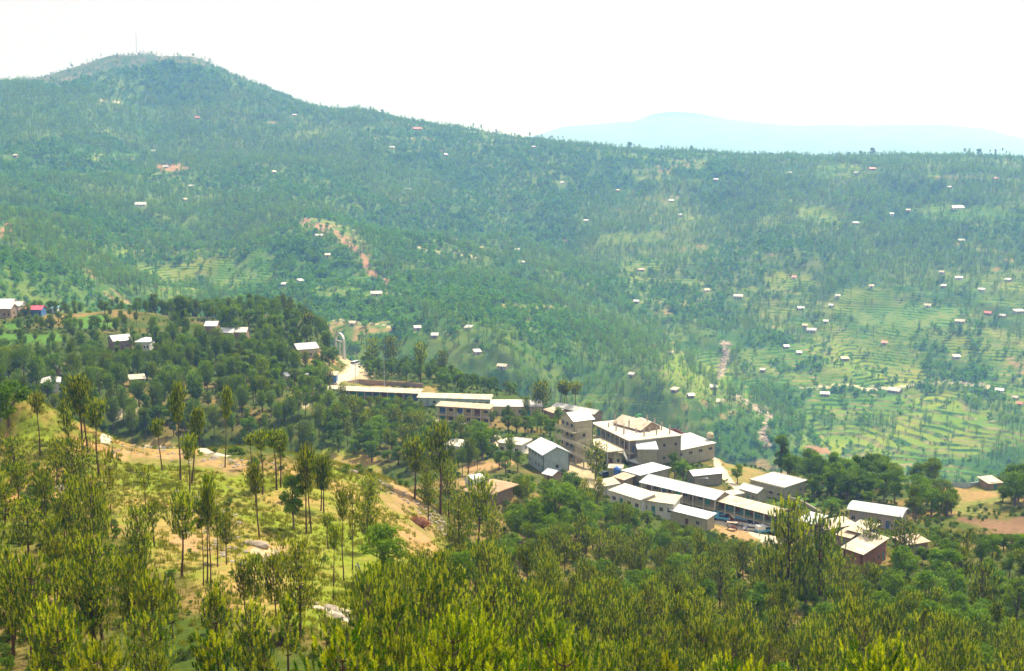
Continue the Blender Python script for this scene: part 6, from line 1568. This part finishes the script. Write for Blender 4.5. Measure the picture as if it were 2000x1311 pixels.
# arched gate
def gate():
    x, y, z = atz(672, 702, float(hit(672, 702)[2])); h = size_at(672, 702, 655, 1, (x, y, z))[0]
    x2, y2, _ = hit(656, 690); dx = Vector((x2 - x, y2 - y, 0)); L = 6.5; ang = math.atan2(4.9, -4.3)
    root = empty('arched_gate', (x, y, z), ang)
    for sx in (0, L):
        p = MB(); p.prism([(sx - 0.65, -0.65, -1.5), (sx + 0.65, -0.65, -1.5), (sx + 0.65, 0.65, -1.5), (sx - 0.65, 0.65, -1.5)], [(sx - 0.5, -0.5, h - L / 2), (sx + 0.5, -0.5, h - L / 2), (sx + 0.5, 0.5, h - L / 2), (sx - 0.5, 0.5, h - L / 2)]); p.build('pillar', WM['white'], root)
    p = MB(); p.box(L / 2 - 0.25, -0.25, 0, L / 2 + 0.25, 0.25, h - L / 2 - 0.5); p.build('inner_pillar', WM['white'], root)
    a = MB(); n_ = 12
    for k in range(n_):
        a0 = math.pi * k / n_; a1 = math.pi * (k + 1) / n_
        def P(an, r, yy): return (L / 2 - r * math.cos(an), yy, h - L / 2 + r * math.sin(an) + 0.004)
        ri, ro = L / 2 - 0.5, L / 2 + 0.5
        a.prism([P(a0, ri, -0.5), P(a1, ri, -0.5), P(a1, ro, -0.5), P(a0, ro, -0.5)], [P(a0, ri, 0.5), P(a1, ri, 0.5), P(a1, ro, 0.5), P(a0, ro, 0.5)])
    a.build('arch', WM['white'], root)
    b = MB(); b.box(0.5, -0.3, h - L / 2 - 0.5, L - 0.5, 0.3, h - L / 2 + 0.1); b.build('crossbeam', WM['white'], root)
    tag(root, 'white arched gate standing over the hill road', 'gate')
gate()
# vehicles
M_TYRE = plain('tyre_rubber', (0.03, 0.03, 0.03), 0.9, 0.2)
def paint(n, c): return plain(n, c, 0.3, 0.06, 0.8)
PW, PB, PR, PD = paint('white_car_paint', (0.75, 0.75, 0.73)), paint('sky_blue_car_paint', (0.12, 0.42, 0.66)), paint('red_car_paint', (0.45, 0.07, 0.05)), paint('dark_car_paint', (0.05, 0.06, 0.08))
def vehicle(kind, u, v, ang, body, top, lab):
    x, y, z = hit(u, v); root = empty({'car': 'parked_car', 'van': 'parked_van', 'pickup': 'pickup_truck'}[kind], (x, y, z + 0.12), ang)
    L, Wd = (4.0, 1.6) if kind == 'car' else (4.6, 1.75)
    prof = {'car': [(-2.0, .35), (2.0, .35), (2.0, .72), (1.25, .88), (-1.9, .9)], 'van': [(-2.3, .38), (2.3, .38), (2.28, 1.0), (2.0, 1.1), (-2.3, 1.1)], 'pickup': [(-2.3, .5), (2.3, .5), (2.28, .95), (1.4, 1.08), (-2.3, 1.08)]}[kind]
    cab = {'car': [(-1.55, .905), (1.15, .885), (0.55, 1.38), (-1.15, 1.42)], 'van': [(-2.28, 1.105), (1.98, 1.105), (1.35, 1.9), (-2.2, 1.92)], 'pickup': [(-0.2, 1.085), (1.35, 1.085), (0.9, 1.72), (-0.1, 1.75)]}[kind]
    m = MB(); m.prism([(a, -Wd / 2, b) for a, b in prof], [(a, Wd / 2, b) for a, b in prof]); m.build('body', body, root)
    m = MB(); m.prism([(a, -Wd / 2 + 0.08, b) for a, b in cab], [(a, Wd / 2 - 0.08, b) for a, b in cab]); m.build('windows', M_GLASS, root)
    a, b = cab[2], cab[3]; m = MB(); m.box(b[0] - 0.05, -Wd / 2 + 0.06, max(a[1], b[1]) - 0.04, a[0] + 0.05, Wd / 2 - 0.06, max(a[1], b[1]) + 0.05); m.build('roof', top, root)
    if kind == 'pickup':
        m = MB(); m.box(-2.28, -Wd / 2, 1.09, -0.35, Wd / 2, 2.05); m.box(-2.35, -Wd / 2 - 0.05, 2.055, -0.28, Wd / 2 + 0.05, 2.15); m.build('load_cover', top, root)
    for sx in (-L * 0.32, L * 0.32):
        for sy in (-Wd / 2 + 0.05, Wd / 2 - 0.05):
            m = MB(); m.tube([(sx, sy - 0.1, 0.2), (sx, sy + 0.1, 0.2)], [0.32, 0.32], 12); m.build('wheel', M_TYRE, root)
    for sy in (-0.55, 0.55):
        m = MB(); m.box(L / 2 - 0.01, sy - 0.15, 0.6, L / 2 + 0.04, sy + 0.15, 0.75); m.build('headlight', M_POST, root)
    tag(root, lab, {'car': 'car', 'van': 'van', 'pickup': 'truck'}[kind])
vehicle('pickup', 1409, 1017, R(-30), PB, PB, 'sky-blue covered pickup parked at the end of the bright white roof')
vehicle('car', 1467, 1038, R(160), PW, PW, 'white car parked before the teal shop row, lower of two')
vehicle('car', 1476, 1031, R(150), PW, PW, 'white car parked before the teal shop row, upper of two')
vehicle('pickup', 1494, 1042, R(20), PB, PW, 'blue and white pickup parked at the near end of the teal shop row')
vehicle('car', 806, 829, R(10), PD, PW, 'dark car with a white roof at the far end of the dusty street')
vehicle('car', 816, 830, R(5), PW, PW, 'white car at the far end of the dusty street')
vehicle('car', 881, 832, R(0), PW, PW, 'white car parked under the yellow two-storey house')
vehicle('van', 902, 839, R(-10), PW, PW, 'white van on the dusty street right of the yellow house')
vehicle('van', 1113, 897, R(-50), PR, PR, 'red van beside the blue-white gabled house')
vehicle('car', 1208, 946, R(-40), PW, PW, 'white car in the alley under the hipped roof')
# tanks
def tank(u, v, h, r, m_, lab, base=None):
    x, y, z = hit(u, v, 0) if base is None else base
    root = empty('water_tank', (x, y, z)); m = MB(); prof = [(r * 0.96, 0.0), (r, 0.1), (r, h * 0.7), (r * 0.7, h * 0.92), (r * 0.25, h), (r * 0.25, h * 1.08)]
    m.tube([(0, 0, a[1]) for a in prof], [a[0] for a in prof], 14); m.build('vessel', m_, root, smooth=False)
    s = MB()
    for a in range(4): s.box(r * 0.6 * math.cos(a * 1.57 + .78) - .06, r * 0.6 * math.sin(a * 1.57 + .78) - .06, -2.2, r * 0.6 * math.cos(a * 1.57 + .78) + .06, r * 0.6 * math.sin(a * 1.57 + .78) + .06, -0.005)
    s.build('stand', M_CONC, root); tag(root, lab, 'tank'); return root
x, y, z = hit(1205, 925, 2.5); tank(0, 0, 1.9, 1.0, plain('blue_plastic', (0.05, 0.16, 0.50), 0.4, 0.1), 'blue water tank on a stand below the market stair', (x, y, z))
x, y, z = hit(1556, 997, 6.2); tank(0, 0, 1.3, 0.7, plain('black_plastic', (0.03, 0.04, 0.04), 0.4, 0.1), 'black water tank above the roof behind the tallest near pine', (x, y, z))
x, y, z = hit(1387, 855, 4.8); tank(0, 0, 1.8, 1.2, WM['cream'], 'round cream masonry tank behind the long block hall', (x, y, z))
# flag and finial behind the market
x, y, z = hit(1246, 832, 8.3); root = empty('flag_pole', (x, y, z)); m = MB(); m.tube([(0, 0, -9), (0, 0, 4.2)], [0.06, 0.04], 6); m.build('shaft', M_POST, root)
m = MB(); m.tube([(0, 0, 0.4), (0, 0, 0.7), (0, 0, 1.2), (0, 0, 1.5)], [0.15, 0.6, 0.5, 0.1], 10); m.build('dome', plain('pale_blue_paint', (0.30, 0.55, 0.72), 0.5, 0.1), root)
mg = plain('green_cloth', (0.12, 0.62, 0.16), 0.8, 0.1)
for k, (a, zz) in enumerate(((0.3, 3.6), (2.5, 3.2), (0.9, 2.6))): m = MB(); m.prism([(0.05 * math.cos(a), 0.05 * math.sin(a), zz), (1.1 * math.cos(a), 1.1 * math.sin(a), zz - 0.2), (1.0 * math.cos(a), 1.0 * math.sin(a), zz + 0.35), (0.05 * math.cos(a), 0.05 * math.sin(a), zz + 0.45)], [(0.05 * math.cos(a) + .03, 0.05 * math.sin(a) + .03, zz), (1.1 * math.cos(a) + .03, 1.1 * math.sin(a) + .03, zz - 0.2), (1.0 * math.cos(a) + .03, 1.0 * math.sin(a) + .03, zz + 0.35), (0.05 * math.cos(a) + .03, 0.05 * math.sin(a) + .03, zz + 0.45)]); m.build('flag', mg, root)
tag(root, 'bright green flags on a pole with a pale blue dome behind the market', 'flag')
# outside stair of the market terrace
def stair():
    p = Vector(hit(1212, 884, 4.5)); q = Vector(hit(1224, 908, 0.3)); root = empty('outside_stair', (q.x, q.y, q.z))
    d = p - q; n_ = 16; nrm = Vector((-d.y, d.x, 0)).normalized() * 0.75
    for k in range(n_):
        a = d * (k / n_); b_ = d * ((k + 1) / n_); m = MB()
        lo = [tuple(a - nrm + Vector((0, 0, -0.35))), tuple(a + nrm + Vector((0, 0, -0.35))), tuple(b_ + nrm + Vector((0, 0, -0.35))), tuple(b_ - nrm + Vector((0, 0, -0.35)))]
        hi = [(v[0], v[1], b_.z - 0.002) for v in lo]; m.prism(lo, hi); m.build('step', M_SLAB, root)
    for sgn in (-1, 1):
        m = MB(); o_ = nrm * sgn * 1.08; m.prism([tuple(o_ + Vector((0, 0, -0.4))), tuple(o_ * 1.12 + Vector((0, 0, -0.4))), tuple(o_ * 1.12 + d + Vector((0, 0, -0.4))), tuple(o_ + d + Vector((0, 0, -0.4)))], [tuple(o_ + Vector((0, 0, 0.9))), tuple(o_ * 1.12 + Vector((0, 0, 0.9))), tuple(o_ * 1.12 + d + Vector((0, 0, 0.9))), tuple(o_ + d + Vector((0, 0, 0.9)))]); m.build('parapet', WM['white'], root)
    tag(root, 'steep whitewashed stair at the near end of the market terrace', 'stair')
stair()
# porch roof, boundary wall, brush heap, firewood, market goods
def wall_run(px_, h, t, lab, m_):
    pts = [Vector(hit(u, v)) for u, v in px_]; root = empty('boundary_wall', tuple(pts[0]))
    for a, b_ in zip(pts[:-1], pts[1:]):
        d = (b_ - a); nn = Vector((-d.y, d.x, 0)).normalized() * t / 2; m = MB(); a0 = a - pts[0]; b0 = b_ - pts[0]
        m.prism([tuple(a0 - nn - Vector((0, 0, .6))), tuple(b0 - nn - Vector((0, 0, .6))), tuple(b0 + nn - Vector((0, 0, .6))), tuple(a0 + nn - Vector((0, 0, .6)))], [tuple(a0 - nn + Vector((0, 0, h))), tuple(b0 - nn + Vector((0, 0, h))), tuple(b0 + nn + Vector((0, 0, h))), tuple(a0 + nn + Vector((0, 0, h)))]); m.build('wall_section', m_, root)
    tag(root, lab, 'wall')
wall_run([(1795, 950), (1830, 948), (1862, 951), (1895, 952), (1930, 947)], 1.3, 0.4, 'low grey stone wall along the far edge of the tan field', WM['bluegrey'])
wall_run([(1540, 975), (1570, 985), (1600, 1003)], 0.8, 0.5, 'low rubble wall below the green plot by the shop row', M_ROCK)
wall_run([(652, 757), (700, 748), (760, 752), (826, 757)], 1.6, 0.6, 'brown retaining bank wall above the far shop row', WM['mud'])
def brush(u, v, r, lab):
    x, y, z = hit(u, v); rg = random.Random(3); m = MB()
    for k in range(420):
        a = rg.uniform(0, 6.28); rr = r * math.sqrt(rg.random()); p = Vector((rr * math.cos(a), rr * math.sin(a) * 0.8, rg.uniform(0, 0.75 * r * (1 - (rr / r) ** 2)) + 0.05)); d = Vector((rg.uniform(-1, 1), rg.uniform(-1, 1), rg.uniform(-.3, .7))).normalized() * rg.uniform(0.4, 1.1)
        m.tube([tuple(p - d * 0.5), tuple(p + d * 0.5)], [0.035, 0.015], 3, cap=False)
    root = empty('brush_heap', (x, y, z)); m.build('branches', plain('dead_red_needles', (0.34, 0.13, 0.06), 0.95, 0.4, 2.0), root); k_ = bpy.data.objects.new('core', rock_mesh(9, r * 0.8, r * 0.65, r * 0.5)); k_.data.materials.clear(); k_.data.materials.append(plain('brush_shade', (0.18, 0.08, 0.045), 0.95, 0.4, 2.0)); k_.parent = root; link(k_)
    tag(root, lab, 'brush heap')
brush(816, 1024, 1.9, 'red heap of dead brush beside the orange clearing')
brush(752, 1046, 1.1, 'smaller reddish brush heap behind the large bright tree')
def goods(u, v, i, lab):
    x, y, z = hit(u, v); rg = random.Random(i); root = empty('market_stall', (x, y, z), rg.uniform(0, 3))
    t = MB(); t.box(-1.1, -0.6, 0.72, 1.1, 0.6, 0.8); t.build('table', M_BARK, root)
    for a, b_ in ((-1, -.5), (1, -.5), (1, .5), (-1, .5)): l_ = MB(); l_.box(a - .04, b_ - .04, -0.3, a + .04, b_ + .04, 0.715); l_.build('leg', M_BARK, root)
    c_ = MB(); c_.prism([(-1.3, -0.9, 1.9), (1.3, -0.9, 1.9), (1.3, 0.9, 2.2), (-1.3, 0.9, 2.2)], [(-1.3, -0.9, 1.95), (1.3, -0.9, 1.95), (1.3, 0.9, 2.25), (-1.3, 0.9, 2.25)]); c_.build('awning', RM['cream'] if i % 2 else RM['rusty'], root)
    for a, b_ in ((-1.2, -.8), (1.2, -.8), (1.2, .8), (-1.2, .8)): l_ = MB(); l_.box(a - .03, b_ - .03, -0.3, a + .03, b_ + .03, 1.89 if b_ < 0 else 2.17); l_.build('post', M_BARK, root)
    for k in range(3): g_ = MB(); xx = -0.8 + 0.55 * k; g_.box(xx, -0.4, 0.805, xx + 0.45, 0.3, 1.1); g_.build('goods', RM[('orange', 'red', 'white')[k]], root)
    tag(root, lab, 'stall')
goods(1437, 1024, 1, 'small market stall in the street between the pickup and the white cars, upper one'); goods(1430, 1036, 2, 'small market stall with a rust awning beside the street dirt, lower one')
# people: one skinned body each
def person(u, v, ang, shirt, trousers, lab, zoff=0):
    import bmesh
    x, y, z = hit(u, v); root = empty('person', (x, y, z), ang)
    J = {'pel': (0, 0, .95), 'sp': (0, 0, 1.2), 'ch': (0, 0, 1.42), 'nk': (0, .01, 1.54), 'hd': (0, .03, 1.63), 'ht': (0, .02, 1.74)}
    E = [('pel', 'sp'), ('sp', 'ch'), ('ch', 'nk'), ('nk', 'hd'), ('hd', 'ht')]; Rr = {'pel': .15, 'sp': .135, 'ch': .15, 'nk': .06, 'hd': .095, 'ht': .075}
    for s, n_ in ((-1, 'l'), (1, 'r')):
        for k, p, r in (('hip', (s * .1, 0, .88), .105), ('kn', (s * .11, .05 + .04 * s, .49), .07), ('an', (s * .11, .02 - .08 * s, .09), .045), ('to', (s * .12, .14 - .08 * s, .04), .035), ('sh', (s * .19, 0, 1.42), .07), ('el', (s * .25, -.02, 1.14), .05), ('wr', (s * .25, .1, .92), .032), ('ha', (s * .25, .14, .84), .035)):
            J[k + n_] = p; Rr[k + n_] = r
        E += [('pel', 'hip' + n_), ('hip' + n_, 'kn' + n_), ('kn' + n_, 'an' + n_), ('an' + n_, 'to' + n_), ('ch', 'sh' + n_), ('sh' + n_, 'el' + n_), ('el' + n_, 'wr' + n_), ('wr' + n_, 'ha' + n_)]
    ks = list(J); me = bpy.data.meshes.new('body'); me.from_pydata([J[k] for k in ks], [(ks.index(a), ks.index(b)) for a, b in E], [])
    o = bpy.data.objects.new('body', me); o.parent = root; link(o)
    md = o.modifiers.new('skin', 'SKIN'); me.skin_vertices[0]
    for i, k in enumerate(ks): me.skin_vertices[0].data[i].radius = (Rr[k], Rr[k] * 0.85)
    me.skin_vertices[0].data[0].use_root = True
    o.modifiers.new('sub', 'SUBSURF').levels = 1; o.modifiers['sub'].render_levels = 1
    m, nt, b = mat('clothes_and_skin', 0.8); tc = N(nt, 'ShaderNodeTexCoord'); sx = N(nt, 'ShaderNodeSeparateXYZ'); nt.links.new(tc.outputs['Object'], sx.inputs[0])
    c = mixc(nt, ramp(nt, sx.outputs[2], 0.86, 0.88), trousers, shirt); c = mixc(nt, ramp(nt, sx.outputs[2], 1.5, 1.52), c, (0.30, 0.17, 0.11)); c = mixc(nt, ramp(nt, sx.outputs[2], 1.67, 1.69), c, (0.02, 0.015, 0.01)); c = mixc(nt, ramp(nt, sx.outputs[2], 0.05, 0.07), (0.05, 0.03, 0.02), c)
    nt.links.new(c, b.inputs['Base Color']); me.materials.append(m); tag(root, lab, 'person')
person(699, 1128, R(160), (0.7, 0.7, 0.68), (0.6, 0.58, 0.54), 'person in a pale shirt walking on the slope right of the open grass')
person(1449, 1034, R(20), (0.25, 0.28, 0.35), (0.2, 0.2, 0.24), 'person in dark clothes standing in the street before the teal shops')
person(1425, 1022, R(120), (0.62, 0.6, 0.55), (0.5, 0.48, 0.44), 'person in light clothes behind the sky-blue pickup')
vehicle('car', 1432, 1019, R(-20), PR, PR, 'small red car between the sky-blue pickup and the stalls')
vehicle('van', 1452, 1028, R(-35), PW, PB, 'white van with a blue roof in the market street')
vehicle('car', 1184, 931, R(20), PD, PD, 'dark car in the lane above the small weathered roof')
vehicle('van', 694, 714, R(60), PW, PW, 'white van coming down the pale road by the gate')
for k_, (u_, v_, c_, t_) in enumerate(((1441, 1030, (0.5, 0.1, 0.1), 'in a red shirt among the market stalls'), (1458, 1040, (0.1, 0.2, 0.45), 'in a blue shirt beside the white cars'), (1420, 1028, (0.7, 0.68, 0.6), 'in a cream shirt at the near edge of the street'), (1484, 1048, (0.15, 0.3, 0.2), 'in a green shirt near the blue and white pickup'),
        (850, 834, (0.6, 0.6, 0.6), 'in pale clothes on the dusty street below the yellow house'), (862, 836, (0.1, 0.1, 0.12), 'in dark clothes on the dusty street below the yellow house'), (1130, 905, (0.6, 0.3, 0.1), 'in an orange shirt in the yard of the tall cream block'), (1150, 912, (0.65, 0.62, 0.55), 'in pale clothes in the yard under the market terrace'))):
    person(u_, v_, R(40 * k_), c_, (0.3, 0.28, 0.25), 'person ' + t_)
person(705, 716, R(200), (0.12, 0.14, 0.3), (0.1, 0.1, 0.12), 'person in dark clothes on the pale road by the gate')
